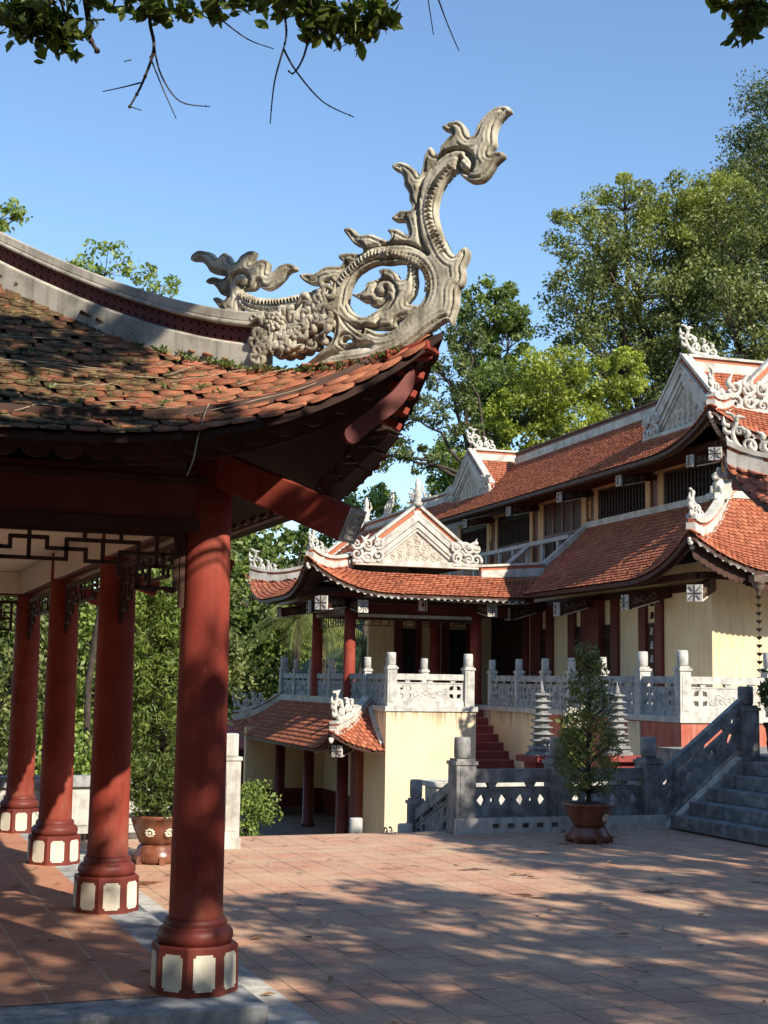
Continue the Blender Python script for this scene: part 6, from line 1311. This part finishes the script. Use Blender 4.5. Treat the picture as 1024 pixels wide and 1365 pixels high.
def shade_tree(label, base, fork, cs, mat, hang=None, twigs=None):
    t = thing('shade_tree', label, 'tree', base, 'shade trees around the photographer'); B = MB(); f = Vector(fork); limb(B, base, f, .28, .2, 0, 7, .015, 12); rr = random.Random(2)
    hubs = [f]
    # limbs: reach the clumps through a few hubs so that branches share stems
    C_ = np.array(cs); idx = RNG.permutation(len(C_))[:9]; H_ = [Vector(C_[i]).lerp(f, .35) for i in idx]
    for h in H_: limb(B, f, h, .07, .03, .08, 8, .03, 7)
    for c in cs: c = Vector(c); h = min(H_, key=lambda q: (q - c).length); limb(B, h, c, .012, .005, .03, 5, .04, 4)
    V, F = leaves(cs, np.full(len(cs), .50) * RNG.uniform(.6, 1.25, len(cs)), 150, .21, .55, .3, .2)
    leaf_part('crown', V, F, mat, t)
    if hang:
        cc = [h[:3] for h in hang]
        for h in hang: c = Vector(h[:3]); q = c + Vector((-.25, -.35, .45)); limb(B, q, c, .012, .005, .02, 5, .03, 5); limb(B, min(H_, key=lambda k: (k - q).length), q, .022, .012, .05, 7, .02, 5)
        hv = []
        for (x, y, z, rx, rz) in hang:
            n = max(10, int(rx * rz * 4600)); k = RNG.normal(0, .5, (n, 3)); hv += [(x + k[i, 0] * rx, y + k[i, 1] * .12, z + k[i, 2] * rz) for i in range(n)]
        V, F = broad_leaves(hv, .03, 2, .082); leaf_part('hanging_leaves', V, F, 'leaf_near', t)
        for pts, r in twigs:
            p = spline(pts, 5); B.tube([tuple(q) for q in p], [max(.0022, r * (1 - .6 * i / len(p))) for i in range(len(p))], 5)
            for q in p[2::3]: B.blob(tuple(q), r * .9, 0, 5, 4)
    B.build('trunk', ['bark'], t); return t
shade_tree('broad shade tree right of the photographer, out of the picture', (9.5, -5.0, 0), (9.0, -4.0, 5.0), CA, 'leaf_mid')
shade_tree('dark leaved tree whose hanging twigs and leaves edge the top of the sky', (-2.2, -2.0, 0), (-1.2, -1.0, 5.6), CB, 'leaf_mid', HANG, TWIGS)
# trees added out of view to block low skylight behind and beside the photographer
for x, y, h, lab in ((-9, -9, 9, 'added big leafy tree behind the photographer on the left, out of the picture'), (-2, -14, 10, 'added big leafy tree straight behind the photographer, out of the picture'), (6, -17, 10, 'added big leafy tree behind the photographer on the right, out of the picture'), (14, -15, 9, 'added big leafy tree far behind on the right, out of the picture'), (19, -6, 11, 'added big leafy tree well to the right of the photographer, out of the picture'), (20, 3, 10, 'added big leafy tree right of the corner pavilion, out of the picture'), (-12, 0, 10, 'added big leafy tree left of the red column pavilion, out of the picture'), (-12, 10, 10, 'added big leafy tree farther left of the pavilion, out of the picture')):
    tree(lab, (x, y, 0), [(x, y, h * .62, 4.2, 4.2, h * .36), (x + 2.5, y + 1, h * .36, 3.2, 3.2, h * .3), (x - 2.5, y - 1, h * .36, 3.2, 3.2, h * .3), (x + 1, y - 2, h * .3, 3.5, 3, h * .28)], 'leaf_dark', 190, 60, .50, .3, (x, y, h * .3), 'added trees blocking skylight round the courtyard', subr=.36, twigs=.1)
# ================================================================== camera, sun, sky
F_ = 1860.; PIT = math.atan(225 / F_); YAW = math.atan(720 / math.hypot(F_, 225)); ROL = .016
fw = Vector((math.sin(YAW) * math.cos(PIT), math.cos(YAW) * math.cos(PIT), math.sin(PIT))); ri = Vector((math.cos(YAW), -math.sin(YAW), 0)); up = ri.cross(fw)
R2 = ri * math.cos(ROL) + up * math.sin(ROL); U2 = up * math.cos(ROL) - ri * math.sin(ROL)
cam = bpy.data.cameras.new('camera'); cam.sensor_width = 36; cam.lens = F_ / 1365 * 36; cam.clip_end = 2000; cam.clip_start = .05
co = bpy.data.objects.new('camera', cam); COL.objects.link(co)
mw = Matrix((R2, U2, -fw)).transposed().to_4x4(); mw.translation = (0, 0, 1.9); co.matrix_world = mw; scene.camera = co
EL = math.atan(.70); AZ = R(19.2)      # sun stands behind the camera, to its right
sd = Vector((math.sin(AZ) * math.cos(EL), -math.cos(AZ) * math.cos(EL), math.sin(EL)))
sl = bpy.data.lights.new('sun', 'SUN'); sl.energy = 4.7; sl.angle = R(.53); sl.color = (1., .92, .79)
so = bpy.data.objects.new('sun', sl); COL.objects.link(so); so.rotation_euler = sd.to_track_quat('Z', 'Y').to_euler(); so.location = sd * 30
w = bpy.data.worlds.new('World'); scene.world = w; w.use_nodes = True; nt = w.node_tree; bg = nt.nodes['Background']
sk = nt.nodes.new('ShaderNodeTexSky'); sk.sky_type = 'NISHITA'; sk.sun_disc = False; sk.sun_elevation = EL; sk.sun_rotation = PI - AZ; sk.air_density = 1.15; sk.dust_density = 0.0; sk.ozone_density = 4.5
nt.links.new(sk.outputs[0], bg.inputs[0]); bg.inputs[1].default_value = .125
vs = scene.view_settings; vs.view_transform = 'Standard'; vs.look = 'None'; vs.gamma = 1.0; vs.exposure = 0.72; vs.use_curve_mapping = False
